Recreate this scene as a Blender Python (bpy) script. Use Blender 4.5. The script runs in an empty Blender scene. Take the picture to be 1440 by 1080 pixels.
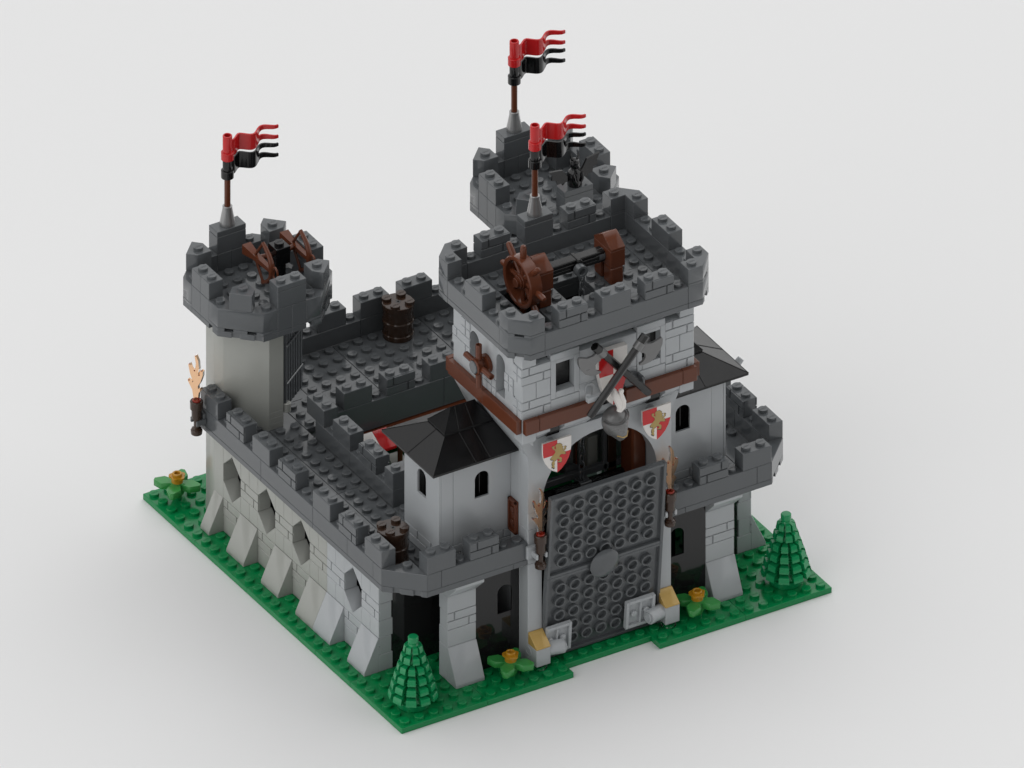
import bpy, bmesh, math, random
from mathutils import Vector, Matrix, geometry
random.seed(4)
PI = math.pi
C = bpy.context.scene.collection
SC = bpy.context.scene

# ------------------------------------------------------------------ materials
def plastic(name, col, rough=0.16, metal=0.0, spec=0.5, trans=0.0, ior=1.5, vary=0.03):
    m = bpy.data.materials.new(name); m.use_nodes = True
    nt = m.node_tree; b = nt.nodes['Principled BSDF']
    b.inputs['Metallic'].default_value = metal
    b.inputs['Specular IOR Level'].default_value = spec
    b.inputs['IOR'].default_value = ior
    b.inputs['Transmission Weight'].default_value = trans
    tc = nt.nodes.new('ShaderNodeTexCoord')
    nz = nt.nodes.new('ShaderNodeTexNoise'); nz.inputs['Scale'].default_value = 0.9; nz.inputs['Detail'].default_value = 3
    nt.links.new(tc.outputs['Object'], nz.inputs['Vector'])
    mr = nt.nodes.new('ShaderNodeMapRange')
    mr.inputs['To Min'].default_value = rough * 0.8; mr.inputs['To Max'].default_value = rough * 1.25
    nt.links.new(nz.outputs['Fac'], mr.inputs['Value']); nt.links.new(mr.outputs['Result'], b.inputs['Roughness'])
    mx = nt.nodes.new('ShaderNodeMix'); mx.data_type = 'RGBA'
    a = [c * (1 - vary) for c in col] + [1]; d = [min(1, c * (1 + vary)) for c in col] + [1]
    mx.inputs['A'].default_value = a; mx.inputs['B'].default_value = d
    nt.links.new(nz.outputs['Fac'], mx.inputs['Factor']); nt.links.new(mx.outputs['Result'], b.inputs['Base Color'])
    return m
M = dict(
    dbg=plastic('dark_grey_plastic', (.100, .107, .113), .12),
    lbg=plastic('light_grey_plastic', (.405, .424, .438), .22),
    old=plastic('warm_grey_plastic', (.355, .362, .336), .22),
    green=plastic('green_plastic', (.002, .215, .062), .16, spec=.4),
    leaf=plastic('bright_green_plastic', (.035, .25, .055), .2),
    tree=plastic('tree_green_plastic', (.006, .25, .085), .17),
    brown=plastic('red_brown_plastic', (.115, .034, .016), .2, spec=.35),
    dbrown=plastic('dark_brown_plastic', (.040, .021, .013), .16),
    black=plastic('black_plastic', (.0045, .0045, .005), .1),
    gunmetal=plastic('black_matte_plastic', (.011, .011, .011), .2),
    roof=plastic('roof_black_plastic', (.0065, .0065, .007), .22, spec=.32),
    panel=plastic('dark_gloss_panel', (.013, .013, .0135), .07),
    red=plastic('red_plastic', (.52, .012, .014), .16),
    white=plastic('white_plastic', (.74, .71, .68), .2),
    gold=plastic('gold_plastic', (.50, .33, .10), .25, .1),
    flower=plastic('orange_gold_plastic', (.44, .215, .012), .14),
    silver=plastic('silver_plastic', (.17, .17, .17), .28, .3),
    steel=plastic('cone_silver_plastic', (.36, .36, .36), .3, .7),
    clear=plastic('clear_plastic', (.95, .95, .95), .04, trans=1.0, ior=1.2),
    flame=plastic('flame_orange_plastic', (.95, .60, .36), .05, trans=1.0, ior=1.25),
    ember=plastic('ember_red_plastic', (.35, .025, .01), .1, trans=.3),
    print_gold=plastic('printed_gold', (.40, .285, .09), .3),
    print_line=plastic('printed_dark_line', (.02, .012, .008), .3),
)

# ------------------------------------------------------------------ mesh builder
def logo_template():
    cu = bpy.data.curves.new('stud_text', 'FONT'); cu.body = 'LEGO'; cu.size = .185; cu.extrude = .006
    cu.offset = .004; cu.resolution_u = 1; cu.align_x = 'CENTER'; cu.align_y = 'CENTER'; cu.shear = .25
    o = bpy.data.objects.new('stud_text', cu); C.objects.link(o)
    bpy.context.view_layer.update()
    me = bpy.data.meshes.new_from_object(o.evaluated_get(bpy.context.evaluated_depsgraph_get()))
    v = [tuple(q.co) for q in me.vertices]; f = [tuple(p.vertices) for p in me.polygons]
    bpy.data.objects.remove(o); bpy.data.meshes.remove(me); bpy.data.curves.remove(cu)
    return v, f
LOGO = logo_template()

class MB:
    def __init__(s): s.v = []; s.f = []; s.sm = []; s.mi = []; s.st = []; s.cur = 0
    def add(s, v, f, M_=None, smooth=False, mi=None):
        n = len(s.v)
        if M_ is not None: v = [tuple(M_ @ Vector(p)) for p in v]
        s.v += [tuple(p) for p in v]; s.f += [tuple(i + n for i in q) for q in f]
        s.sm += ([smooth] * len(f) if isinstance(smooth, bool) else smooth)
        s.mi += [s.cur if mi is None else mi] * len(f)
    def box(s, x0, y0, z0, x1, y1, z1, b=.03, g=.006, M_=None):
        if x1 < x0: x0, x1 = x1, x0
        if y1 < y0: y0, y1 = y1, y0
        x0 += g; y0 += g; x1 -= g; y1 -= g; z0 += g * .6; z1 -= g * .6
        b = min(b, (x1-x0)*.3, (y1-y0)*.3, (z1-z0)*.3)
        v = []
        for ix, X in ((0, x0), (1, x1)):
            for iy, Y in ((0, y0), (1, y1)):
                for iz, Z in ((0, z0), (1, z1)):
                    sx = b if ix == 0 else -b; sy = b if iy == 0 else -b; sz = b if iz == 0 else -b
                    v += [(X, Y+sy, Z+sz), (X+sx, Y, Z+sz), (X+sx, Y+sy, Z)]
        I = lambda ix, iy, iz, k: (ix*4+iy*2+iz)*3+k
        f = []
        f += [(I(0,0,0,0), I(0,0,1,0), I(0,1,1,0), I(0,1,0,0)), (I(1,0,0,0), I(1,1,0,0), I(1,1,1,0), I(1,0,1,0))]
        f += [(I(0,0,0,1), I(1,0,0,1), I(1,0,1,1), I(0,0,1,1)), (I(0,1,0,1), I(0,1,1,1), I(1,1,1,1), I(1,1,0,1))]
        f += [(I(0,0,0,2), I(0,1,0,2), I(1,1,0,2), I(1,0,0,2)), (I(0,0,1,2), I(1,0,1,2), I(1,1,1,2), I(0,1,1,2))]
        for a in (0, 1):
            for c in (0, 1):
                f.append((I(a,c,0,0), I(a,c,0,1), I(a,c,1,1), I(a,c,1,0)))
                f.append((I(a,0,c,0), I(a,0,c,2), I(a,1,c,2), I(a,1,c,0)))
                f.append((I(0,a,c,1), I(0,a,c,2), I(1,a,c,2), I(1,a,c,1)))
                for d in (0, 1): f.append((I(a,c,d,0), I(a,c,d,1), I(a,c,d,2)))
        s.add(v, f, M_)
    def poly(s, pts, a0, a1, axis='z', b=.03, g=.005, M_=None, mi=None):
        """prism of a 2D polygon; axis z: pts=(x,y); axis y: pts=(x,z); axis x: pts=(y,z)"""
        bm = bmesh.new()
        def T(p, a):
            return {'z': (p[0], p[1], a), 'y': (p[0], a, p[1]), 'x': (a, p[0], p[1])}[axis]
        a0 += g; a1 -= g
        lo = [bm.verts.new(T(p, a0)) for p in pts]; hi = [bm.verts.new(T(p, a1)) for p in pts]
        bm.faces.new(lo); bm.faces.new(hi[::-1])
        n = len(pts)
        for i in range(n): bm.faces.new((lo[i], hi[i], hi[(i+1) % n], lo[(i+1) % n]))
        bmesh.ops.recalc_face_normals(bm, faces=bm.faces)
        if b > 0:
            bmesh.ops.bevel(bm, geom=list(bm.edges), offset=b, segments=1, affect='EDGES', clamp_overlap=True)
        bm.verts.index_update()
        s.add([tuple(v.co) for v in bm.verts], [tuple(v.index for v in f.verts) for f in bm.faces], M_, False, mi)
        bm.free()
    def lathe(s, prof, M_=None, seg=24, cap0=True, cap1=True, mi=None):
        """prof [(r,z)...] round z"""
        v = []; f = []
        for r, z in prof:
            for i in range(seg):
                a = 2*PI*i/seg; v.append((r*math.cos(a), r*math.sin(a), z))
        sm = []
        for k in range(len(prof)-1):
            for i in range(seg):
                j = (i+1) % seg
                f.append((k*seg+i, k*seg+j, (k+1)*seg+j, (k+1)*seg+i)); sm.append(True)
        if cap0: f.append(tuple(range(seg))[::-1]); sm.append(False)
        if cap1: f.append(tuple((len(prof)-1)*seg+i for i in range(seg))); sm.append(False)
        # sharp rings: duplicate handled by auto split below (split by angle)
        s.add(v, f, M_, sm, mi)
    def cyl(s, p0, p1, r, r1=None, seg=20, b=.02, mi=None):
        p0 = Vector(p0); p1 = Vector(p1); d = p1-p0; L = d.length
        r1 = r if r1 is None else r1
        M_ = Matrix.Translation(p0) @ d.to_track_quat('Z', 'Y').to_matrix().to_4x4()
        b = min(b, L*.3, r*.3, max(r1*.3, .001))
        s.lathe([(r-b, 0), (r, b), (r1, L-b), (r1-b, L)], M_, seg, mi=mi)
    def tube(s, p0, p1, ro, ri, seg=20, b=.015):
        p0 = Vector(p0); p1 = Vector(p1); d = p1-p0; L = d.length
        M_ = Matrix.Translation(p0) @ d.to_track_quat('Z', 'Y').to_matrix().to_4x4()
        s.lathe([(ri, 0), (ro-b, 0), (ro, b), (ro, L-b), (ro-b, L), (ri+b, L), (ri, L-b), (ri, 0)], M_, seg, False, False)
    def path(s, pts, r, seg=8, closed=False, mi=None):
        pts = [Vector(p) for p in pts]; n = len(pts); rs = r if isinstance(r, (list, tuple)) else [r]*n
        v = []; f = []; prev = None
        for i, p in enumerate(pts):
            if closed: t = pts[(i+1) % n]-pts[i-1]
            else: t = pts[min(i+1, n-1)]-pts[max(i-1, 0)]
            t.normalize()
            if prev is None:
                a = Vector((0, 0, 1)) if abs(t.z) < .9 else Vector((1, 0, 0)); nrm = (a - t*a.dot(t)).normalized()
            else: nrm = (prev - t*prev.dot(t)).normalized()
            prev = nrm; bn = t.cross(nrm)
            for k in range(seg):
                a = 2*PI*k/seg; v.append(tuple(p + (nrm*math.cos(a)+bn*math.sin(a))*rs[i]))
        m = n if closed else n-1
        for i in range(m):
            for k in range(seg):
                a = i*seg+k; b_ = i*seg+(k+1) % seg; c = ((i+1) % n)*seg+(k+1) % seg; d = ((i+1) % n)*seg+k
                f.append((a, b_, c, d))
        sm = [True]*len(f)
        if not closed:
            f.append(tuple(range(seg))[::-1]); f.append(tuple((n-1)*seg+k for k in range(seg))); sm += [False, False]
        s.add(v, f, None, sm, mi)
    def flat(s, pts, M_, t=.02, mi=None):
        """thin extruded outline, local xy plane, thickness t"""
        tri = geometry.tessellate_polygon([[Vector((p[0], p[1], 0)) for p in pts]])
        n = len(pts); v = [(p[0], p[1], 0) for p in pts] + [(p[0], p[1], t) for p in pts]
        f = [tuple(q) for q in tri] + [tuple(i+n for i in q)[::-1] for q in tri]
        f += [(i, (i+1) % n, (i+1) % n+n, i+n) for i in range(n)]
        s.add(v, f, M_, False, mi)
    def stud(s, x, y, z, logo=True): s.st.append((x, y, z, logo))
    def studs(s, x0, y0, x1, y1, z, skip=()):
        for i in range(int(round(x1-x0))):
            for j in range(int(round(y1-y0))):
                x, y = x0+i+.5, y0+j+.5
                if any(a <= x <= c and b <= y <= d for a, b, c, d in skip): continue
                s.stud(x, y, z)
    def brick(s, x0, y0, z0, x1, y1, z1, studs=True):
        s.box(x0, y0, z0, x1, y1, z1)
        if studs: s.studs(min(x0, x1), min(y0, y1), max(x0, x1), max(y0, y1), z1)
    def slabs(s, axis, plane, out, u0, u1, z0, z1=None, ph=0):
        """masonry relief of small stones on a wall face; out=-1/+1 normal direction"""
        z1 = z0+1.2 if z1 is None else z1; zm = (z0+z1)/2; g = .03
        g = .042; rows = [(z0, zm, 1.5), (zm, z1, .5)]
        for a, b, off in rows:
            us = [u0]; u = u0 + (off if off < u1-u0 else (u1-u0)/2)
            if ph: u = u0 + (2-off if 2-off < u1-u0 else (u1-u0)/2)
            while u < u1-.05: us.append(u); u += 2
            us.append(u1)
            for p, q in zip(us, us[1:]):
                lo, hi = (plane-.0, plane+.1) if out < 0 else (plane-.1, plane)
                e0 = g if p > u0 else 0; e1 = g if q < u1 else 0
                if axis == 'x': s.box(lo, p+e0, a+.03, hi, q-e1, b-.03, .022, .002)
                else: s.box(p+e0, lo, a+.03, q-e1, hi, b-.03, .022, .002)
    def masonry(s, x0, y0, z0, x1, y1, z1=None, studs=False, faces='-x+x-y+y'):
        """brick with stone relief on its long faces"""
        z1 = z0+1.2 if z1 is None else z1
        alongx = (x1-x0) >= (y1-y0)
        if alongx:
            s.box(x0, y0+.085, z0, x1, y1-.085, z1)
            if '-y' in faces: s.slabs('y', y0, -1, x0, x1, z0, z1)
            if '+y' in faces: s.slabs('y', y1, 1, x0, x1, z0, z1)
        else:
            s.box(x0+.085, y0, z0, x1-.085, y1, z1)
            if '-x' in faces: s.slabs('x', x0, -1, y0, y1, z0, z1, 1)
            if '+x' in faces: s.slabs('x', x1, 1, y0, y1, z0, z1, 1)
        if studs: s.studs(x0, y0, x1, y1, z1)
    def arch(s, axis, p0, p1, u0, u1, z0, z1, h0, h1, sill, spring, n=14):
        """wall slab between planes p0..p1 with a round-headed hole u in h0..h1 from sill"""
        T = (lambda u, z, a: (a, u, z)) if axis == 'x' else (lambda u, z, a: (u, a, z))
        r = (h1-h0)/2; c = (h0+h1)/2; v = []; f = []
        def q(a, b, c_, d, a_):
            n0 = len(v); v.extend([T(*a, a_), T(*b, a_), T(*c_, a_), T(*d, a_)]); f.append((n0, n0+1, n0+2, n0+3))
        arc = [(c-r*math.cos(PI*i/n), spring+r*math.sin(PI*i/n)) for i in range(n+1)]
        for a_ in (p0, p1):
            q((u0, z0), (h0, z0), (h0, z1), (u0, z1), a_); q((h1, z0), (u1, z0), (u1, z1), (h1, z1), a_)
            if sill > z0: q((h0, z0), (h1, z0), (h1, sill), (h0, sill), a_)
            for i in range(n): q(arc[i], arc[i+1], (arc[i+1][0], z1), (arc[i][0], z1), a_)
        loop = [(h0, sill)] + arc + [(h1, sill)]
        def e(a, b):
            n0 = len(v); v.extend([T(*a, p0), T(*b, p0), T(*b, p1), T(*a, p1)]); f.append((n0, n0+1, n0+2, n0+3))
        for a, b in zip(loop, loop[1:]): e(a, b)
        if sill > z0: e((h0, sill), (h1, sill))
        for a, b in (((u0, z0), (u0, z1)), ((u0, z1), (u1, z1)), ((u1, z1), (u1, z0))): e(a, b)
        if sill > z0: e((u0, z0), (u1, z0))
        else: e((u0, z0), (h0, z0)); e((h1, z0), (u1, z0))
        bm = bmesh.new(); vs = [bm.verts.new(p) for p in v]
        for k in f: bm.faces.new([vs[i] for i in k])
        bmesh.ops.remove_doubles(bm, verts=bm.verts, dist=1e-4); bmesh.ops.recalc_face_normals(bm, faces=bm.faces)
        bm.verts.index_update()
        s.add([tuple(q_.co) for q_ in bm.verts], [tuple(w.index for w in k.verts) for k in bm.faces]); bm.free()
    def build(s, name, mats, parent=None, mirror=False):
        if not isinstance(mats, (list, tuple)): mats = [mats]
        v = s.v; f = s.f; sm = list(s.sm); mi = list(s.mi); st = s.st
        if mirror:
            v = [(30-p[0], p[1], p[2]) for p in v]; f = [q[::-1] for q in f]; st = [(30-a, b, c, d) for a, b, c, d in st]
        v = list(v); f = list(f); n0 = len(s.f)
        lv, lf = LOGO; seg = 18
        ca = [(math.cos(2*PI*i/seg), math.sin(2*PI*i/seg)) for i in range(seg)]
        for x, y, z, lg in st:
            for r, h in ((.3, 0), (.3, .185), (.284, .2)):
                v += [(x+r*a, y+r*b, z+h-.004) for a, b in ca]
            n = len(v)-3*seg
            for k in (0, 1):
                for i in range(seg):
                    j = (i+1) % seg; f.append((n+k*seg+i, n+k*seg+j, n+(k+1)*seg+j, n+(k+1)*seg+i)); sm.append(k == 0); mi.append(0)
            f.append(tuple(n+2*seg+i for i in range(seg))); sm.append(False); mi.append(0)
            if lg:
                n = len(v); v += [(x+p[0], y+p[1], z+p[2]+.2) for p in lv]
                f += [tuple(i+n for i in q) for q in lf]; sm += [False]*len(lf); mi += [0]*len(lf)
        loc = world_loc(parent) if parent else Vector((0, 0, 0))
        if parent is None:
            xs = [p[0] for p in v]; ys = [p[1] for p in v]; zs = [p[2] for p in v]
            loc = Vector(((min(xs)+max(xs))/2, (min(ys)+max(ys))/2, min(zs)))
        v = [(p[0]-loc.x, p[1]-loc.y, p[2]-loc.z) for p in v]
        me = bpy.data.meshes.new(name); me.from_pydata(v, [], f)
        for m in mats: me.materials.append(m)
        me.polygons.foreach_set('use_smooth', sm); me.polygons.foreach_set('material_index', mi)
        me.update()
        try: me.set_sharp_from_angle(angle=math.radians(35))
        except Exception: pass
        o = bpy.data.objects.new(name, me); C.objects.link(o)
        if parent: o.parent = parent
        else: o.location = loc
        return o

def world_loc(o):
    l = Vector((0, 0, 0))
    while o is not None: l = l + o.location; o = o.parent
    return l
def tag(o, label=None, cat=None, group=None, kind=None):
    if label: o['label'] = label
    if cat: o['category'] = cat
    if group: o['group'] = group
    if kind: o['kind'] = kind
    return o
def thing(name, label, cat, loc=(0, 0, 0), group=None):
    o = bpy.data.objects.new(name, None); C.objects.link(o); o.location = loc; o.empty_display_size = .5
    return tag(o, label, cat, group)
def dup(root, dx, label):
    r = root.copy(); C.objects.link(r); r.location = Vector(root.location)+Vector(dx); r['label'] = label
    for ch in list(root.children):
        c = ch.copy(); C.objects.link(c); c.parent = r
        for g in ch.children:
            d = g.copy(); C.objects.link(d); d.parent = c
    return r

# ------------------------------------------------------------------ setting
fl = MB(); S = 900
fl.add([(-S, -S, 0), (S, -S, 0), (S, S, 0), (-S, S, 0)], [(0, 1, 2, 3)])
fo = fl.build('floor', plastic('studio_floor_white', (.80, .80, .80), .6, spec=.2, vary=.004)); fo['kind'] = 'structure'

# ------------------------------------------------------------------ baseplate
base = thing('baseplate', 'thin green studded baseplate under the whole grey toy castle, notched before the drawbridge', 'baseplate', (15, 15, 0))
xs = [0, 6, 12, 18, 24, 30]; ys = [0, 6, 10, 12, 18, 24, 30]
skip = [(2, 6, 3, 26), (1, 24, 3, 25), (1, 20, 2, 22), (1, 16, 2, 18), (1, 10, 2, 14), (1, 6, 2, 8), (5, 2, 7, 4), (3, 24, 8, 28),
        (27, 6, 28, 26), (28, 20, 29, 22), (28, 16, 29, 18), (28, 10, 29, 14), (28, 6, 29, 8), (23, 2, 25, 4), (11, 1.6, 19, 3)]
for i in range(5):
    for j in range(6):
        m = MB(); y0 = ys[j] + (1 if (i == 2 and j == 0) else 0)
        m.box(xs[i], y0, 0, xs[i+1], ys[j+1], .4, .025, .004); m.studs(xs[i], y0, xs[i+1], ys[j+1], .4, skip)
        m.build('plate', M['green'], base)

# ------------------------------------------------------------------ side curtain walls
HEX = [23, 19, 15, 9]
def side_wall(mir, label):
    t = thing('curtain_wall', label, 'castle wall', ((28 if mir else 2), 15, .4))
    B = lambda m, n, mat: m.build(n, mat, t, mir)
    for (ya, yb, mat) in ((6, 12, 'lbg'), (12, 24, 'old')):
        m = MB()
        segs = {(6, 12): [(6, 8), (10, 12)], (12, 24): [(12, 14), (16, 18), (20, 22)]}[(ya, yb)]
        m2 = MB()
        y = ya
        while y < yb:
            m.box(2, y, .4, 3, y+2, 1.6); m.masonry(2, y, 1.6, 3, y+2, faces='-x')
            m.box(2, y, 6.4, 3, y+1, 7.6); m.box(2, y+1, 6.4, 3, y+2, 7.6); y += 2
        for a, b in segs:
            for q in (a, a+1): m.box(2, q, 2.8, 3, q+1, 4.0); m.box(2, q, 5.2, 3, q+1, 6.4)
            m.masonry(2, a, 4.0, 3, b, faces='-x')
        for c in HEX:
            if not (ya < c < yb): continue
            for s_ in (-1, 1):
                m2.poly([(c+s_, 2.8), (c, 2.8), (c, 3.0), (c+s_, 4.0)], 2, 3, 'x', .02)
                m2.poly([(c+s_, 5.2), (c, 6.2), (c, 6.4), (c+s_, 6.4)], 2, 3, 'x', .02)
        B(m, 'wall', M[mat]); B(m2, 'arrow_slit', M[mat])
    for (a, b, mat) in ((24, 25, 'old'), (20, 22, 'old'), (16, 18, 'old'), (12, 14, 'old'), (10, 12, 'lbg'), (6, 8, 'lbg')):
        m = MB(); m.poly([(2.02, .4), (1, .4), (1, .62), (1.96, 2.8), (2.02, 2.8)], a, b, 'y', .02)
        B(m, 'buttress', M[mat])
    for a, b in ((20.8, 22.4), (16.8, 18.8), (10.9, 14.9), (6.8, 8.9)):
        m = MB(); m.poly([(2.02, 6.5), (2.02, 7.6), (1.32, 7.6), (1.32, 7.42)], a, b, 'y', .015); B(m, 'corbel', M['old' if a > 12 else 'lbg'])
    # black panel added behind the slits to darken them and cut bounce light
    m = MB(); m.box(3.02, 6.6, .4, 3.3, 24, 7.6); B(m, 'slit_shade_panel', M['black'])
    # walkway, parapet
    m = MB(); m.box(1, 4, 7.6, 2, 12, 8.0); m.box(1, 12, 7.6, 2, 18, 8); m.box(1, 18, 7.6, 2, 25, 8.0)
    for a, b in ((4, 5), (5, 8), (8, 12), (12, 18), (18, 25)): m.box(1, a, 8, 2, b, 9.2)
    for y in (6.5, 9.5, 12.5, 13.5, 16.5, 19.5, 22.5): m.stud(1.5, y, 9.2)
    B(m, 'parapet', M['dbg'])
    m = MB()
    for a, b in ((4, 8), (8, 14), (14, 20), (20, 24)): m.box(2, a, 7.6, 4, b, 8.0); m.box(4, a, 7.6, 6, b, 8)
    m.studs(2, 4, 6, 24, 8.0, [(5, 4, 6, 8), (2.0, 5.0, 4, 7), (4, 22, 6, 24), (2, 23, 4, 24)])
    m.box(4, 24, 7.6, 8, 28, 8.0); m.box(6, 21, 7.6, 8, 24, 8.0); m.studs(6, 21, 8, 24, 8)
    B(m, 'walkway', M['dbg'])
    for a, k in ((4, 'p'), (7, 'm'), (10, 'p'), (14, 'm'), (17, 'p'), (20, 'm'), (23, 'p')):
        m = MB()
        if k == 'm': m.masonry(1, a, 9.2, 2, a+2, studs=True)
        else: m.brick(1, a, 9.2, 2, a+2, 10.4)
        B(m, 'merlon', M['dbg'])
    # inner parapet to the courtyard
    m = MB(); m.box(6, 11, .4, 7, 21, 7.6); m.box(6, 11, 7.6, 7, 16, 9.2); m.box(6, 16, 7.6, 7, 20, 9.2)
    for y in (12.5, 15.5, 18.5): m.stud(6.5, y, 9.2)
    B(m, 'inner_parapet', M['dbg'])
    for a, k in ((13, 'm'), (16, 'p'), (19, 'p')):
        m = MB()
        if k == 'm': m.masonry(6, a, 9.2, 7, a+2, studs=True)
        else: m.brick(6, a, 9.2, 7, a+2, 10.4)
        B(m, 'merlon', M['dbg'])
    m = MB(); m.box(6, 11, 9.2, 8, 12, 10.4); m.box(7.0, 11, 8.0, 8, 12, 9.2); m.stud(6.5, 11.5, 10.4); m.stud(7.5, 11.5, 10.4); B(m, 'merlon', M['dbg'])
    return t
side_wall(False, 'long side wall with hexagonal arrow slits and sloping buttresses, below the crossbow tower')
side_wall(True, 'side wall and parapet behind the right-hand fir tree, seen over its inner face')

# ------------------------------------------------------------------ back wall
bw = thing('curtain_wall', 'back wall with a studded walkway and battlements between the two octagonal towers', 'castle wall', (15, 24, .4))
m = MB(); m.box(8, 27, .4, 22, 28, 7.6); m.build('wall', M['old'], bw)
m = MB()
for a, b in ((8, 14), (14, 16), (16, 22)):
    m.box(a, 28, 7.6, b, 29, 8); m.box(a, 28, 8, b, 29, 9.2)
for x in (10.5, 13.5, 16.5, 19.5): m.stud(x, 28.5, 9.2)
m.build('parapet', M['dbg'], bw)
for a in (8, 11, 14, 17, 20):
    m = MB(); m.brick(a, 28, 9.2, a+2, 29, 10.4); m.build('merlon', M['dbg'], bw)
m = MB()
for a, b in ((8, 12), (12, 18), (18, 22)):
    for c, d in ((21, 24), (24, 28)): m.box(a, c, 7.6, b, d, 8.0)
m.studs(8, 21, 22, 28, 8, [(15, 26, 17, 28)])
m.build('walkway', M['dbg'], bw)
m = MB(); m.box(7, 20, 7.2, 15, 21, 9.2); m.box(15, 20, 7.2, 23, 21, 9.2)
for x in (7.5, 10.5, 13.5, 16.5, 19.5): m.stud(x, 20.5, 9.2)
m.box(7, 20, .4, 8, 21, 7.2); m.box(22, 20, .4, 23, 21, 7.2)
m.build('inner_parapet', M['dbg'], bw)
for a, k in ((8, 'p'), (11, 'm'), (14, 'p'), (17, 'm'), (20, 'p')):
    m = MB()
    if k == 'm': m.masonry(a, 20, 9.2, a+2, 21, studs=True)
    else: m.brick(a, 20, 9.2, a+2, 21, 10.4)
    m.build('merlon', M['dbg'], bw)
m = MB(); m.box(7, 19.75, 5.7, 23, 20.3, 7.14); m.build('beam', M['brown'], bw)

aw = thing('awning', 'striped red and white awning under the back walkway, in the courtyard', 'awning', (10, 19.5, 6.6))
for x, k in ((6.8, 'red'), (7.8, 'white'), (8.8, 'white'), (9.8, 'red'), (10.8, 'old')):
    dz = 0 if x < 10.5 else -2.0
    m = MB(); m.poly([(19.72, 7.05+dz), (18.5, 6.45+dz), (18.5, 6.65+dz), (19.72, 7.3+dz)], x, x+1, 'x', .02); m.build('stripe', M[k], aw)
for x in (11.2, 7.4):
    m = MB(); m.cyl((x, 18.8, .4), (x, 18.8, 6.6), .16); m.build('post', M['brown'], aw)

# ------------------------------------------------------------------ front walls
def front_wall(mir, label):
    t = thing('curtain_wall', label, 'castle wall', ((24 if mir else 6), 4, .4))
    B = lambda m, n, mat: m.build(n, mat, t, mir)
    m = MB()
    m.poly([(2, .4), (2, .62), (2.96, 2.8), (3.02, 2.8), (3.02, .4)], 5, 7, 'x', .02)
    m.box(5, 3, .4, 7, 4, 2.8)
    m.box(5, 3, 2.8, 7, 4, 4.0); m.masonry(5, 3, 4.0, 7, 4, faces='-y'); m.box(5, 3, 5.2, 7, 4, 6.4)
    m.poly([(3, 6.4), (2.04, 7.4), (2.04, 7.59), (4, 7.59), (4, 6.4)], 5, 7, 'x', .02)
    B(m, 'pillar', M['lbg'])
    m = MB()
    m.arch('y', 3.03, 3.16, 7.0, 11, .4, 7.6, 8.5, 9.5, 4.0, 5.45)
    m.box(7.0, 3.4, .4, 7.35, 9, 7.6); m.box(3.0, 6.02, .4, 7.0, 6.3, 7.6, .01)
    B(m, 'lower_wall', M['panel'])
    m = MB(); m.box(7.6, 5.5, .5, 10.8, 5.6, 7.5); B(m, 'dark_backing', M['black'])
    m = MB()
    W = [(1, 4), (3, 2), (3, 4)]
    m.poly(W, 8.0, 9.2, 'z', .025); m.stud(2.5, 3.5, 9.2)
    m.poly([(1, 4), (1.5, 3.5), (1.5, 3.62), (1.85, 3.3), (1.85, 3.15), (2.4, 2.6), (2.4, 2.75), (2.75, 2.4), (2.75, 2.25), (3, 2), (3, 4)], 7.6, 8.0, 'z', .01)
    m.box(3, 2, 7.6, 9, 3, 8.0); m.box(9, 2, 7.6, 10, 3, 8.0)
    for a, b in ((3, 4), (4, 10)): m.box(a, 2, 8, b, 3, 9.2)
    for x in (5.5, 8.5, 9.5): m.stud(x, 2.5, 9.2)
    B(m, 'parapet', M['dbg'])
    m = MB(); m.box(3, 3, 7.6, 10, 4, 8.0); m.studs(3, 3, 10, 4, 8, ())
    m.box(6, 8, 7.6, 10, 11, 8.0); m.studs(6, 8, 10, 11, 8)
    B(m, 'walkway', M['dbg'])
    m = MB(); m.brick(3, 2, 9.2, 5, 3, 10.4); B(m, 'merlon', M['dbg'])
    m = MB(); m.masonry(6, 2, 9.2, 8, 3, studs=True); B(m, 'merlon', M['dbg'])
    return t
front_wall(False, 'short front wall on a grey pillar behind the nearest fir tree, left of the drawbridge')
front_wall(True, 'short front wall on a grey pillar, right of the drawbridge')

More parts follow.
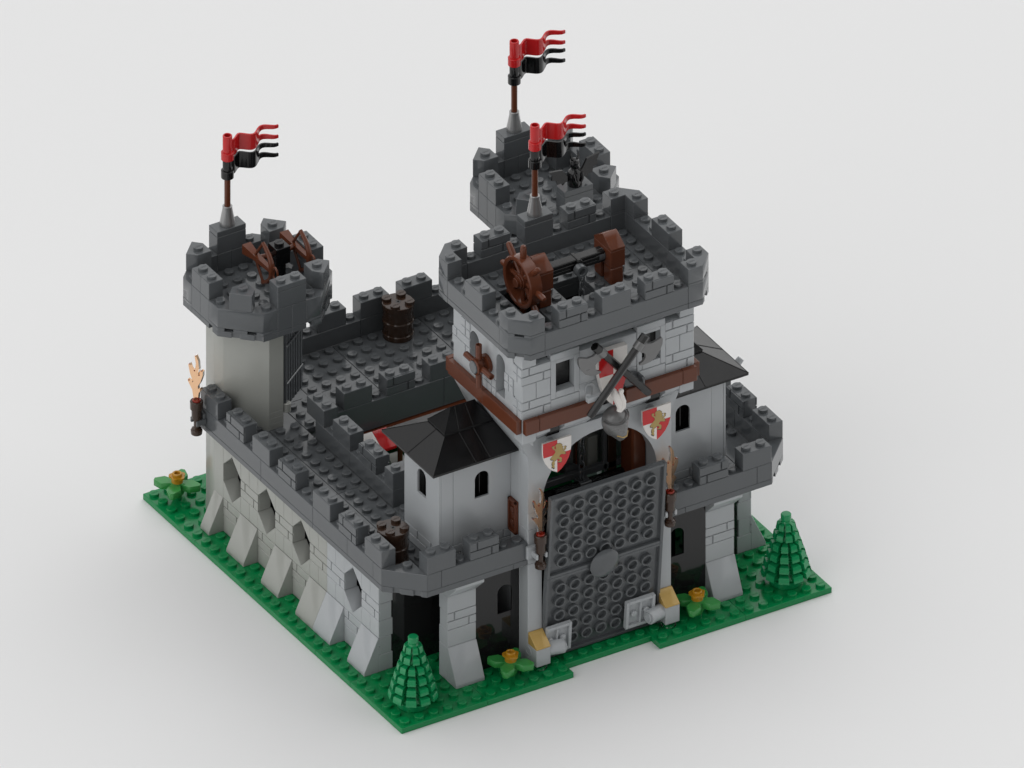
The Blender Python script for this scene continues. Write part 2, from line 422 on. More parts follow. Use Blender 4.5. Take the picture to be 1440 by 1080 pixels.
# ------------------------------------------------------------------ turrets beside the gatehouse
def turret(mir, label):
    t = thing('turret', label, 'turret', ((22.5 if mir else 7.5), 6, 8))
    B = lambda m, n, mat: m.build(n, mat, t, mir)
    m = MB()
    m.masonry(5, 4, 8, 10, 5, 9.2, faces='-y'); m.masonry(5, 5, 8, 6, 8, 9.2, faces='-x'); m.box(6, 7, 8, 10, 8, 9.2)
    m.arch('x', 5.004, 5.14, 4.006, 7.996, 9.2, 15.2, 5.5, 6.5, 12.04, 13.35)
    m.box(5.15, 4.0, 9.2, 6, 4.14, 15.2, .02); m.arch('y', 4.004, 4.14, 6.006, 9.996, 9.2, 15.2, 7.5, 8.5, 12.04, 13.35)
    m.box(5.41, 7.6, 9.2, 10, 8, 15.2)
    B(m, 'wall', M['lbg'])
    m = MB(); m.box(5.9, 5.0, 9.2, 6.0, 7.2, 15.1, .01); m.box(6.2, 5.0, 9.2, 9.8, 5.1, 15.1, .01); B(m, 'dark_backing', M['gunmetal'])
    for a in ((7.5, 8.5),):
        m = MB(); m.box(a[0]+.47, 4.3, 12.0, a[0]+.53, 4.36, 13.9, .005); B(m, 'window_bar', M['gunmetal'])
    # roof, lower hip
    def hip(pb, pt, mb):
        n = 4; v = [Vector(p) for p in pb]; w = [Vector(p) for p in pt]
        mb.add([tuple(p) for p in v+w], [(0, 1, 5, 4), (1, 2, 6, 5), (2, 3, 7, 6), (3, 0, 4, 7), (4, 5, 6, 7), (3, 2, 1, 0)])
    m = MB()
    m.box(4, 3, 15.2, 10, 9, 15.36, .01, .004)
    # sloped pieces with narrow seams
    z0, z1 = 15.36, 16.4
    def quad_piece(a, b, c, d):  # top-surface quad as thin solid
        v = [Vector(p) for p in (a, b, c, d)]; n = (v[1]-v[0]).cross(v[2]-v[0]).normalized()
        if n.z < 0: n = -n
        ctr = sum(v, Vector())/4; v = [p+(ctr-p)*.004 for p in v]; lo = [p-n*.1 for p in v]
        m.add([tuple(p) for p in v+lo], [(0, 1, 2, 3), (7, 6, 5, 4)]+[(i, (i+1) % 4, (i+1) % 4+4, i+4) for i in range(4)])
    fz = lambda x, y, z: (x, y, z)
    # front face
    for xa, xb, ta, tb in ((4, 7, 6, 7), (7, 8, 7, 8), (8, 10, 8, 10)):
        quad_piece((xa, 3, z0), (xb, 3, z0), (tb, 5, z1), (ta, 5, z1))
        quad_piece((xa, 9, z0), (xb, 9, z0), (tb, 7, z1), (ta, 7, z1))
    quad_piece((4, 3, z0), (4, 6, z0), (6, 6, z1), (6, 5, z1)); quad_piece((4, 6, z0), (4, 9, z0), (6, 7, z1), (6, 6, z1))
    def highlight_bead(a, b, r=.022): m.path([a, b], r, 6)  # thin beads added along the roof seams to catch highlights
    for a, b in (((7, 3, 15.37), (7, 5, 16.41)), ((8, 3, 15.37), (8, 5, 16.41)), ((4, 3, 15.37), (6, 5, 16.41)), ((4, 6, 15.37), (6, 6, 16.41)), ((4, 9, 15.37), (6, 7, 16.41)),
                 ((6, 5, 16.57), (7, 5.97, 17.63)), ((7, 5, 16.57), (7.3, 5.97, 17.63)), ((8, 5, 16.57), (8.0, 5.97, 17.63)), ((6, 7, 16.57), (7, 6.03, 17.63)), ((7, 6, 17.63), (8.7, 6, 17.63)),
                 ((4, 3, 15.36), (10, 3, 15.36)), ((4, 3, 15.36), (4, 9, 15.36)), ((6, 5, 16.56), (9.4, 5, 16.56)), ((6, 5, 16.56), (6, 7, 16.56))): highlight_bead(a, b)
    # upper hip
    z0, z1 = 16.56, 17.62
    m.box(6, 5, 16.4, 9.4, 7, 16.56, .01, .004)
    hip([(6, 5, z0), (9.4, 5, z0), (9.4, 7, z0), (6, 7, z0)], [(7, 5.97, z1), (8.7, 5.97, z1), (8.7, 6.03, z1), (7, 6.03, z1)], m)
    B(m, 'roof', M['roof'])
    return t
turret(False, 'light grey turret with a black hipped roof and arched windows, left of the gatehouse')
turret(True, 'light grey turret with a black hipped roof, right of the gatehouse behind the lion shield')

# ------------------------------------------------------------------ octagonal corner towers
def corner_tower(label, dx, door=True, tile_front=False):
    t = thing('corner_tower', label, 'tower', (5+dx, 25, .4), None)
    X = lambda pts: [(p[0]+dx, p[1]) for p in pts]
    m = MB()
    body = [(2, 25), (2, 24), (4, 22), (4, 25)] if door else [(2, 25), (2, 24), (4, 22), (6, 22), (8, 24), (8, 25)]
    m.poly(X(body), 7.6, 15.2, 'z', .01, .002); m.poly(X([(2, 25), (2, 24), (6, 24), (6, 25)]), .4, 7.6, 'z', .01, .002)
    if door: m.box(3.4, 22.0, .4, 6, 24, 7.6)
    if door:
        for a, b in ((7.6, 8.0), (8.0, 8.4), (8.4, 8.8), (8.8, 9.2), (9.2, 14.7), (14.7, 15.2)): m.poly([(4, 22), (5, 22), (5, 25), (4, 25)], a, b, 'z', .012, .002)
    m.poly(X([(2, 25), (5.9, 25), (5.9, 27), (5.2, 28), (4, 28), (2, 26)] if door else [(2, 25), (8, 25), (8, 26), (6, 28), (4, 28), (2, 26)]), .4, 15.2, 'z', .01)
    m.build('body', M['old'], t)
    oct_ = lambda x0, x1, y0, y1, c: [(x0, y0+c), (x0+c, y0), (x1-c, y0), (x1, y0+c), (x1, y1-c), (x1-c, y1), (x0+c, y1), (x0, y1-c)]
    m = MB(); m.poly(X(oct_(2.02, 7.98, 22.02, 27.98, 1.9)), 15.18, 16.0, 'z', .02)
    for i in range(6):
        for j in range(6):
            x, y = 2.5+i, 22.5+j
            if (i in (0, 5) and j in (0, 5)): continue
            m.stud(x+dx, y, 16.0)
    m.build('floor_plate', M['dbg'], t)
    m = MB()
    F = [(1, 23), (3, 21), (4, 21), (4, 22), (2.95, 22), (2, 22.95), (2, 24), (1, 24)]
    def rot(pts, k):
        for _ in range(k): pts = [(5-(p[1]-25), 25+(p[0]-5)) for p in pts]
        return pts
    for k in range(4):
        q = rot(F, k); m.poly(X(q), 15.82, 17.2, 'z', .025, .001)
        sl = rot([(1, 23), (1.3, 22.7), (1.55, 22.95), (1.94, 22.56), (1.69, 22.31), (2.3, 21.7), (2.55, 21.95), (2.94, 21.56), (2.7, 21.3), (3, 21), (4, 21), (4, 22), (2.95, 22), (2, 22.95), (2, 24), (1, 24)], k)
        m.poly(X(sl), 15.6, 15.82, 'z', .004, .001)
        c = rot([(1, 23), (1.62, 22.38), (1.62, 22.5), (2.0, 22.12), (2.0, 22.0), (2.62, 21.38), (2.62, 21.5), (3, 21.12), (3, 21), (3.6, 21), (3.6, 22), (2.95, 22), (2, 22.95), (2, 23.6), (1, 23.6)], k)
        m.poly(X(c), 15.2, 15.6, 'z', .008)
        a = rot([(4, 21), (5, 21), (5, 22), (4, 22)], k); b = rot([(5, 21), (6, 21), (6, 22), (5, 22)], k)
        for q_ in (a, b):
            m.poly(X(q_), 15.2, 15.6, 'z', .02); m.poly(X(q_), 15.6, 17.2, 'z', .02)
        for p in rot([(1.5, 23.5), (3.5, 21.5)], k): m.stud(p[0]+dx, p[1], 17.2)
        # small plate jogs under the corner
        j = rot([(3.6, 21), (4, 21), (4, 22), (3.6, 22)], k); m.poly(X(j), 15.2, 15.6, 'z', .01)
    m.build('parapet', M['dbg'], t)
    Pn = [(1.5, 22.5), (2.5, 21.5), (3, 22), (3, 23), (2, 23)]
    for k in range(4):
        m = MB(); q = rot(Pn, k); m.poly(X(q), 17.2, 18.4, 'z', .025)
        c = rot([(2.42, 22.42)], k)[0]; m.stud(c[0]+dx, c[1], 18.4); m.poly(X(rot([(2, 22), (3, 22), (3, 23), (2, 23)], k)), 16.0, 17.19, 'z', .02); m.build('merlon', M['dbg'], t)
    for k in range(4):   # 0 front, 1 right, 2 back, 3 left
        m = MB()
        if k in (1, 3):
            for a in (4, 5):
                q = rot([(a, 21), (a+1, 21), (a+1, 22), (a, 22)], k); m.poly(X(q), 17.2, 18.4, 'z', .025)
                p = rot([(a+.5, 21.5)], k)[0]; m.stud(p[0]+dx, p[1], 18.4)
        else:
            q = rot([(4, 21), (6, 21), (6, 22), (4, 22)], k); m.poly(X(q), 17.2, 18.4, 'z', .025); m.poly(X(q), 18.4, 18.8, 'z', .025, .012)
            if k == 0 and not tile_front:
                for a in (4.5, 5.5): m.stud(a+dx, 21.5, 18.8)
        m.build('merlon', M['dbg'], t)
    return t
corner_tower('octagonal tower with a dark battlemented top carrying two crossbows and a flag', 0)
corner_tower('octagonal dark tower top rearmost of all, carrying the black winged statue', 20, door=False, tile_front=True)

# tower door
dr = thing('tower_door', 'grey ribbed door with diagonal straps standing ajar on the crossbow tower', 'door', (5.1, 22.3, 8.9))
d0 = Vector((5.12, 22.1, 0)); d1 = Vector((7.2, 23.6, 0)); dd = (d1-d0).normalized(); L = (d1-d0).length
DM = Matrix.Translation((d0.x, d0.y, 0)) @ Matrix.Rotation(math.atan2(dd.y, dd.x), 4, 'Z')
m = MB(); m.box(0, 0, 9.1, L, .22, 15.1, M_=DM)
for i in range(7): m.box(.08+i*L/7, -.09, 9.2, .08+i*L/7+L/10, .02, 15.0, .02, M_=DM)
m.build('leaf', M['dbg'], dr)
m = MB()
for za, zb in ((10.9, 10.9), (13.6, 13.6)):
    a = DM @ Vector((.05, -.14, za)); b = DM @ Vector((L*.95, -.14, zb)); m.path([a, b], .07)
m.build('strap', M['dbg'], dr)
m = MB(); 
for z_ in (9.2, 15.0):
    m.cyl(DM @ Vector((.2, -.06, z_-.3)), DM @ Vector((.2, -.06, z_+.3)), .26)
m.build('hinge', M['old'], dr)
m = MB(); ring = [DM @ Vector((L*.9+.18*math.cos(a), -.2, 14.2+.3*math.sin(a))) for a in [2*PI*i/14 for i in range(14)]]
m.path(ring, .05, 6, True); m.build('ring_handle', M['silver'], dr)

# ------------------------------------------------------------------ gatehouse
gh = thing('gatehouse', 'tall square light grey gatehouse with brown belt, dark battlements and an arched gate', 'gatehouse', (15, 5, .4))
G = lambda m, n, mat: m.build(n, mat if isinstance(mat, list) else M[mat], gh)
m = MB()
for x in (10, 19):
    m.box(x, 2, .4, x+1, 3, 7.6); m.box(x, 2, 7.6, x+1, 3, 8.8); m.box(x, 2, 8.8, x+1, 3, 10.0); m.box(x, 2, 10.0, x+1, 3, 11.2)
    m.box(x, 3, .4, x+1, 9, 8.0); m.box(x, 3, 8, x+1, 4, 15.2); m.box(x, 4, 8, x+1, 9, 15.2)
    m.box(x, 3, 15.2, x+1, 9, 17.6)
m.arch('y', 2.004, 2.996, 10.006, 19.994, 11.2, 16.4, 11, 19, 11.2, 11.6, 22)
m.box(11, 8, 8.4, 19, 9, 9.6)
# masonry bands low on the outer corner
m.slabs('x', 9.955, -1, 2.02, 3, 15.2, 16.4); 
# flared corbels carrying the upper storey
for a, b in ((2, 5), (5, 7), (7, 9)):
    m.poly([(10.02, 15.2), (9.02, 17.4), (9.02, 17.6), (10.5, 17.6), (10.5, 15.2)], a, b, 'y', .02)
    m.poly([(19.98, 15.2), (20.98, 17.4), (20.98, 17.6), (19.5, 17.6), (19.5, 15.2)], a, b, 'y', .02)
m.box(9.02, 1.02, 17.0, 10.0, 2, 17.8); m.poly([(10, 16.4), (9.3, 17.1), (9.3, 17.3), (10, 17.3)], 1.35, 2.2, 'y', .02)
m.box(20, 1.02, 17.0, 20.98, 2, 17.8)
for a, b in ((10, 11), (12, 14), (16, 18), (19, 20)):
    m.poly([(2.02, 16.4), (1.05, 17.36), (1.05, 17.6), (3, 17.6), (3, 16.4)], a, b, 'x', .02)
m.box(10, 2.3, 16.4, 20, 3, 17.6)
m.box(9, 1.0, 17.6, 14, 2.0, 18.8); m.box(16, 1.0, 17.6, 21, 2.0, 18.8); m.box(9, 2, 17.6, 10, 9, 18.8); m.box(20, 2, 17.6, 21, 9, 18.8); m.box(10, 8, 9.6, 20, 9, 18.8)
G(m, 'lower_wall', 'lbg')
m = MB(); m.box(13.9, 1.5, 17.6, 16.1, 1.95, 18.8); G(m, 'gap_shade', 'black')  # solid black blocks stand in for shade in the gaps around the belt
m = MB(); m.box(11.02, 1.6, 16.6, 11.98, 2.25, 17.55); G(m, 'gap_shade', 'black')
m = MB(); m.box(18.02, 1.6, 16.6, 18.98, 2.25, 17.55); G(m, 'gap_shade', 'black')
# belt of flat tiles
m = MB()
for a, b in ((9.02, 10), (10, 14)): m.box(a, .6, 17.84, b, .99, 18.84, .04)
G(m, 'belt', 'brown')
m = MB()
for a, b in ((16, 20), (20, 21)): m.box(a, .6, 17.84, b, .99, 18.84, .04)
G(m, 'belt', 'brown')
m = MB()
for a, b in ((1, 5), (5, 9)): m.box(8.6, a, 17.84, 8.99, b, 18.84, .04)
G(m, 'belt', 'brown')
m = MB(); m.box(21.01, 1, 17.84, 21.4, 5, 18.84, .04); m.box(21.01, 5, 17.84, 21.4, 9, 18.84, .04); G(m, 'belt', 'brown')
m = MB(); m.box(8.7, 9.01, 17.84, 10, 9.4, 18.84, .04); m.box(10, 9.01, 17.84, 16, 9.4, 18.84, .04); m.box(16, 9.01, 17.84, 21.3, 9.4, 18.84, .04); G(m, 'belt', 'brown')
# upper storey
m = MB()
for x in (9, 19):
    m.masonry(x, 1, 18.8, x+2, 2, faces='-y'); m.box(x, 1, 20.0, x+1, 2, 21.2, .03, .012); m.box(x+1, 1, 20.0, x+2, 2, 21.2, .03, .012)
    m.masonry(x, 1, 21.2, x+2, 2, faces='-y')
m.box(9, 1, 22.4, 10, 2, 23.6); m.box(20, 1, 22.4, 21, 2, 23.6)
for z_ in (18.8, 21.2): m.slabs('x', 8.935, -1, 1.02, 2.0, z_, ph=1)
for a, b in ((10, 13), (13, 17), (17, 20)): m.box(a, 1.55, 22.4, b, 2, 23.6)
for a, b in ((11, 13), (13.6, 16.4), (17, 19)):
    m.poly([(1.56, 22.4), (.72, 23.1), (.72, 23.2), (1.56, 23.2)], a-.6, b-.2, 'x', .015)
m.box(11, 1, 22.25, 13, 1.5, 22.75); m.box(17, 1, 22.25, 19, 1.5, 22.75); m.box(13, 1.0, 21.2, 17, 2, 22.4); m.box(13, 1, 20, 15, 2, 21.2); m.box(15, 1, 20, 17, 2, 21.2)
m.box(13, 1, 18.8, 17, 2, 20.0); m.box(11, 1, 18.8, 13, 2, 19.55); m.box(17, 1, 18.8, 19, 2, 19.55)
# side walls with arched openings
for (x, xo, q) in ((9.0, 10.0, 0), (20.0, 21.0, 1)):
    a_, b_ = (x+.004, xo-.004)
    m.arch('x', a_, b_, 2.004, 4.996, 18.8, 23.6, 3, 4, 19.2, 21.55); m.arch('x', a_, b_, 5.004, 7.996, 18.8, 23.6, 6, 7, 19.2, 21.55)
    m.box(x, 8, 18.8, xo, 9, 20.0, .03, .01); m.box(x, 8, 20, xo, 9, 22.4, .03, .01); m.box(x, 8, 22.4, xo, 9, 23.6)
o = -1
for (u0, u1, z_) in ((2.02, 3, 20.0), (7.0, 9, 20.0), (5.02, 6, 18.8), (4.0, 4.98, 18.8), (7, 8, 21.2), (2.02, 3, 22.4)):
    m.slabs('x', 8.935, -1, u0, u1, z_, z_+1.2, 1 if u1-u0 > 1 else 0)
for y in range(10, 20): m.box(y, 8, 18.8, y+1, 9, 23.6)
G(m, 'upper_wall', 'lbg')
for x in (11, 17):
    m = MB(); z0, z1 = 19.6, 22.3
    m.box(x, .98, z0, x+.36, 1.6, z1, .02); m.box(x+1.64, .98, z0, x+2, 1.6, z1, .02); m.box(x+.36, .98, z0, x+1.64, 1.6, z0+.45, .02); m.box(x+.36, .98, z1-.24, x+1.64, 1.6, z1, .02)
    w = m.build('window', M['lbg'], gh)
    m = MB(); m.box(x+.36, 1.62, z0, x+1.64, 1.75, z1, .01); m.build('pane', M['gunmetal'], w)
m = MB(); m.box(10.05, 1.8, 18.9, 19.95, 7.9, 18.95, .01); m.box(10.2, 2.1, 18.9, 10.25, 7.9, 23.5, .01); m.box(19.75, 2.1, 18.9, 19.8, 7.9, 23.5, .01); G(m, 'dark_backing', 'gunmetal')
# roof deck with two openings
m = MB()
for a, b, c, d in ((9, 1, 11, 5), (9, 5, 11, 9), (11, 1, 12, 2), (11, 7, 12, 9), (12, 1, 14, 5), (12, 5, 14, 9), (14, 1, 16, 4), (14, 6, 16, 9), (16, 1, 20, 5), (16, 5, 20, 9), (20, 1, 21, 9)):
    m.box(a, b, 23.6, c, d, 24.0)
m.studs(9, 1, 21, 9, 24.0, [(11, 2, 12, 7), (14, 4, 16, 6), (12, 4, 13, 6), (17, 4, 18, 6)])
m.box(14, 3.9, 22.4, 16, 4.0, 23.6, .01); m.box(13.9, 4, 22.4, 14, 6, 23.6, .01); m.box(16, 4, 22.4, 16.1, 6, 23.6, .01); m.box(14, 6, 22.4, 16, 6.1, 23.6, .01)
G(m, 'roof_deck', 'dbg')
m = MB(); m.box(10.9, 1.5, 22.6, 16.2, 7.5, 22.7); G(m, 'shaft_shade', 'black')  # black sheet added under the deck openings so they look dark
m = MB()
for (cx, sx) in ((8, 1), (22, -1)):
    for (cy, sy) in ((0, 1), (10, -1)):
        L1 = [(cx, cy+sy), (cx+sx, cy), (cx+2*sx, cy), (cx+2*sx, cy+sy), (cx+sx, cy+sy), (cx+sx, cy+2*sy), (cx, cy+2*sy)]
        m.poly(L1, 24.0, 25.2, 'z', .025)
        L3 = [(cx, cy+sy), (cx+.29*sx, cy+.71*sy), (cx+.49*sx, cy+.91*sy), (cx+.91*sx, cy+.49*sy), (cx+.71*sx, cy+.29*sy), (cx+sx, cy), (cx+2*sx, cy), (cx+2*sx, cy+sy), (cx+sx, cy+sy), (cx+sx, cy+2*sy), (cx, cy+2*sy)]
        m.poly(L3, 23.6, 24.0, 'z', .008)
for (a, b, c, d) in ((10, 0, 20, 1), (10, 9, 20, 10), (8, 2, 9, 8), (21, 2, 22, 8)):
    m.box(a, b, 23.6, c, d, 24.0); m.box(a, b, 24.0, c, d, 25.2)
for x in (10.5, 13.5, 16.5, 19.5): m.stud(x, .5, 25.2); m.stud(x, 9.5, 25.2)
for y in (2.5, 3.5, 6.5, 7.5): m.stud(8.5, y, 25.2); m.stud(21.5, y, 25.2)
G(m, 'parapet', 'dbg')
for (cx, sx) in ((8, 1), (22, -1)):
    for (cy, sy) in ((0, 1), (10, -1)):
        m = MB()
        L2 = [(cx, cy+sy), (cx+.29*sx, cy+.71*sy), (cx+.54*sx, cy+.96*sy), (cx+.96*sx, cy+.54*sy), (cx+.71*sx, cy+.29*sy), (cx+sx, cy), (cx+2*sx, cy), (cx+2*sx, cy+sy), (cx+sx, cy+sy), (cx+sx, cy+2*sy), (cx, cy+2*sy)]
        L1 = [(cx, cy+sy), (cx+sx, cy), (cx+2*sx, cy), (cx+2*sx, cy+sy), (cx+sx, cy+sy), (cx+sx, cy+2*sy), (cx, cy+2*sy)]
        m.poly(L2, 25.2, 25.36, 'z', .005, .002); m.poly(L1, 25.36, 26.4, 'z', .025, .002)
        m.stud(cx+.5*sx, cy+1.5*sy, 26.4); m.stud(cx+1.5*sx, cy+.5*sy, 26.4)
        G(m, 'merlon', 'dbg')
for (a, b, k) in ((11, 0, 'm'), (14, 0, 'p'), (17, 0, 'm'), (11, 9, 'm'), (17, 9, 'm')):
    m = MB()
    if k == 'm': m.masonry(a, b, 25.2, a+2, b+1, studs=True)
    else: m.brick(a, b, 25.2, a+2, b+1, 26.4)
    G(m, 'merlon', 'dbg')
for x in (8, 21):
    m = MB(); m.brick(x, 4, 25.2, x+1, 6, 26.4); G(m, 'merlon', 'dbg')
m = MB(); m.box(14, 9, 25.2, 16, 10, 26.4); m.box(14, 9, 26.4, 16, 10, 26.8, .03, .012); G(m, 'merlon', 'dbg')
# ladder plate beside the turret, interior seen through the gate
m = MB(); m.box(9.86, 3.05, 9.2, 9.99, 3.95, 11.5, .02)
for a, b in ((3.05, 3.2), (3.8, 3.95)): m.box(9.74, a, 9.2, 9.88, b, 11.5, .015)
m.box(9.74, 3.05, 9.2, 9.88, 3.95, 9.35, .015); m.box(9.74, 3.05, 11.35, 9.88, 3.95, 11.5, .015)
for z_ in (9.9, 10.8): m.cyl((9.9, 3.5, z_), (9.77, 3.5, z_), .2)
G(m, 'side_hatch', 'brown')
m = MB(); m.box(18, 3.2, .4, 19, 4.6, 15.2, .1); G(m, 'inner_post', 'brown')
m = MB(); m.box(17.42, 5.0, .4, 18.0, 5.6, 15.2); G(m, 'inner_post', 'dbrown')
m = MB(); m.box(11.0, 4.3, .4, 11.15, 6.0, 13.5); G(m, 'inner_post', 'brown')
m = MB(); m.box(15.85, 6.2, .4, 16.0, 6.5, 12.4); G(m, 'inner_post', 'brown')
m = MB(); m.brick(11.2, 5.4, 9.6, 15.2, 8.4, 10.0); G(m, 'inner_plate', 'green')
m = MB(); m.box(17.1, 5.0, .4, 17.35, 5.3, 15.2); G(m, 'inner_post', 'dbg')
m = MB(); m.box(13.6, 8.9, 12.3, 17.0, 9.3, 15.2); G(m, 'inner_panel', 'black')
m = MB(); m.box(11, 5.0, 10.3, 19, 5.35, 10.75); G(m, 'inner_beam', 'dbg')
m = MB(); m.box(11.4, 4.2, 10.2, 12.5, 4.9, 10.55, .04); G(m, 'inner_tile', 'lbg')
m = MB(); m.box(14.9, 4.0, 10.2, 15.7, 4.9, 10.6, .04); G(m, 'inner_tile', 'dbg')
m = MB(); m.box(11, 3.0, .4, 19, 5.0, 10.2); G(m, 'inner_block', 'black')  # black box added so the gap behind the drawbridge stays dark
m = MB(); m.cyl((13.2, 4.3, 10.3), (18, 4.3, 10.3), .3, seg=10); G(m, 'inner_axle', 'black')
m = MB(); m.box(16.6, 6.0, 9.6, 17.3, 7.2, 12.2, .04); G(m, 'inner_block', 'old')
m = MB(); m.box(14.3, 6.4, 9.4, 16.6, 7.0, 9.9, .04, M_=None); G(m, 'inner_rail', 'brown')
m = MB(); m.cyl((15.0, 6.3, 10.3), (16.0, 6.3, 10.1), .35); G(m, 'inner_roller', 'dbg')

# ------------------------------------------------------------------ drawbridge
db = thing('drawbridge', 'raised dark grey drawbridge of two big hollow-studded plates leaning in the gate', 'drawbridge', (15, 1.9, .5))
p0 = Vector((11, 1.94, .5)); up = Vector((0, -1.02, 11.94)).normalized(); out = Vector((0, -up.z, up.y)); right = Vector((1, 0, 0))
DB = Matrix(((right.x, up.x, out.x, p0.x), (right.y, up.y, out.y, p0.y), (right.z, up.z, out.z, p0.z), (0, 0, 0, 1)))
# local: x across, y up, z outward
for k in (0, 1):
    m = MB(); y0 = 6*k + .0; y1 = y0 + 6
    m.box(0, y0, 0-.4, 8.08, y1, -.24, .015, .004, DB)
    for a, b, c, d in ((0, y0, .2, y1), (7.88, y0, 8.08, y1), (.2, y0, 7.88, y0+.2), (.2, y1-.2, 7.88, y1)):
        m.box(a, b, -.26, c, d, 0, .02, .002, DB)
    for i in range(7):
        for j in range(5):
            c = Vector((1.03+i*1.003, y0+1+j, 0))
            m.tube(DB @ (c+Vector((0, 0, -.26))), DB @ c, .39, .29, 24)
    m.build('panel', M['dbg'], db)
m = MB(); c = Vector((3.9, 6.05, 0)); m.lathe([(.4, -.05), (.6, .02), (1.0, .14), (1.0, .2), (.85, .3), (.5, .38), (0.01, .40)], DB @ Matrix.Translation(c), 30); m.build('round_boss', M['dbg'], db)

# hinge brackets flanking it
def bracket(x, px0, label, sgn):
    t = thing('hinge_bracket', label, 'bracket', (x+.5, 1.5, .4))
    m = MB(); m.box(x, 1, .8, x+1, 2, 2.0); m.tube((x-.03, 1.92, 1.5), (x+.02, 1.92, 1.5), .34, .2); m.cyl((x-.01, 1.92, 1.5), (x+.03, 1.92, 1.5), .2)
    m.cyl((x+.5+.5*sgn, 1.5, 1.6), (x+.5+1.55*sgn, 1.25, 1.6), .46); m.tube((x+.5+1.5*sgn, 1.25, 1.6), (x+.5+1.62*sgn, 1.25, 1.6), .34, .22)
    m.build('block', M['lbg'], t)
    m = MB(); m.poly([(1, 2.0), (1, 2.1), (1.92, 2.8), (2, 2.8), (2, 2.0)], x, x+1, 'x', .02); m.build('slope_cap', M['gold'], t)
    m = MB(); m.cyl((x+.5, 1.5, .42), (x+.5, 1.5, .79), .47); m.build('clear_foot', M['clear'], t)
    m = MB()
    q0 = Vector((px0, 1.56, 1.0)); PM = Matrix(((1, 0, 0, q0.x), (0, up.y, out.y, q0.y), (0, up.z, out.z, q0.z), (0, 0, 0, 1)))
    c0 = .30 if sgn > 0 else 0
    m.box(c0, 0, -.3, 2.0, 1.96, -.2, .01, .002, PM)
    for a, b, c, d in ((0, 0, .2, 1.96), (1.8, 0, 2, 1.96), (.2, 0, 1.8, .2), (.2, 1.76, 1.8, 1.96), (.95, .2, 1.05, 1.76)):
        if c > c0: m.box(max(a, c0), b, -.21, c, d, 0, .02, .002, PM)
    for a in (.57, 1.43): m.cyl(PM @ Vector((a, .98, -.22)), PM @ Vector((a, .98, -.02)), .2)
    m.build('hinge_plate', M['lbg'], t)
bracket(10, 10.74, 'small grey bracket with a gold sloped cap at the left foot of the drawbridge', 1)
bracket(19, 16.56, 'small grey bracket with a gold sloped cap at the right foot of the drawbridge', -1)

# ------------------------------------------------------------------ chain + winch + wheel on the gatehouse roof
wn = thing('winch', 'winch of two red-brown posts and a black axle standing on the gatehouse roof', 'winch', (15, 5, 24.0))
for x in (12, 17):
    m = MB(); m.box(x, 4, 25.2, x+1, 6, 26.4); m.box(x, 4, 24.0, x+.9, 4.9, 25.2, .08); m.box(x, 5.1, 24.0, x+.9, 6, 25.2, .08)
    m.poly([(4, 26.42), (4, 26.56), (4.94, 27.2), (5.06, 27.2), (6, 26.56), (6, 26.42)], x, x+1, 'x', .02)
    m.build('post', M['brown'], wn)
m = MB()
for a in (0, 1):
    m.box(13, 5-.34 if a == 0 else 5-.13, 25.8-.13 if a == 0 else 25.8-.34, 17, 5+.34 if a == 0 else 5+.13, 25.8+.13 if a == 0 else 25.8+.34, .03)
m.box(13.0, 4.66, 25.42, 17, 5.34, 25.72, .05); m.box(13.0, 4.66, 25.95, 17, 5.34, 26.2, .05); m.box(13, 4.8, 25.5, 17, 5.2, 26.1, .03)
m.build('axle', M['gunmetal'], wn)
m = MB(); m.box(15.0, 4.5, 26.12, 15.25, 5.4, 26.25, .02); m.box(14.95, 4.45, 25.4, 15.3, 4.66, 26.2, .02); m.build('clip', M['gunmetal'], wn)
m = MB(); m.tube((15.05, 4.5, 25.65), (15.05, 4.05, 25.65), .4, .22); m.cyl((15.05, 4.5, 25.65), (15.05, 4.3, 25.65), .25); m.cyl((16.6, 5, 25.8), (17.0, 5, 25.8), .4); m.cyl((16.4, 5, 25.8), (16.62, 5, 25.8), .33); m.build('bush', M['dbg'], wn)

def link(m, c, r=.055, h=.36, w=.17, ang=0):
    pts = []
    for i in range(16):
        a = 2*PI*i/16; u = w*math.cos(a); z_ = (h-w)*(1 if math.sin(a) > .01 else (-1 if math.sin(a) < -.01 else 0)) + w*math.sin(a)
        pts.append((c[0]+u*math.cos(ang), c[1]+u*math.sin(ang), c[2]+z_))
    m.path(pts, r, 6, True)
ch = thing('chain', 'dark grey chain hanging from the winch down through the roof to behind the gate', 'chain', (15.2, 4.4, 9.6))
z_ = 25.0; k = 0
while z_ > 9.8:
    m = MB(); link(m, (15.2, 4.4, z_), ang=(0.5 if k % 2 else 2.0), w=.2 if k % 2 else .18); m.build('link', M['dbg'], ch); z_ -= .56; k += 1

sw = thing('ship_wheel', 'large red-brown ship wheel with eight handles beside the roof winch', 'ship wheel', (11.5, 5, 23.4))
cx, cy, cz = 11.45, 4.9, 25.8
def ringpts(r, x): return [(x, cy+r*math.cos(2*PI*i/40), cz+r*math.sin(2*PI*i/40)) for i in range(40)]
m = MB(); MX = Matrix.Translation((cx, cy, cz)) @ Matrix.Rotation(PI/2, 4, 'Y')
m.lathe([(1.38, -.42), (1.45, -.48), (1.6, -.48), (1.68, -.42), (1.68, -.3), (1.66, .3), (1.60, .36), (1.38, .36), (1.38, -.42)], MX, 44, False, False)
m.build('rim', M['brown'], sw)
m = MB(); m.cyl((cx-.3, cy, cz), (cx+.5, cy, cz), .5, seg=24); m.cyl((cx-.6, cy, cz), (cx-.25, cy, cz), .3); m.cyl((cx-.42, cy, cz), (cx-.25, cy, cz), .42); m.build('hub', M['brown'], sw)
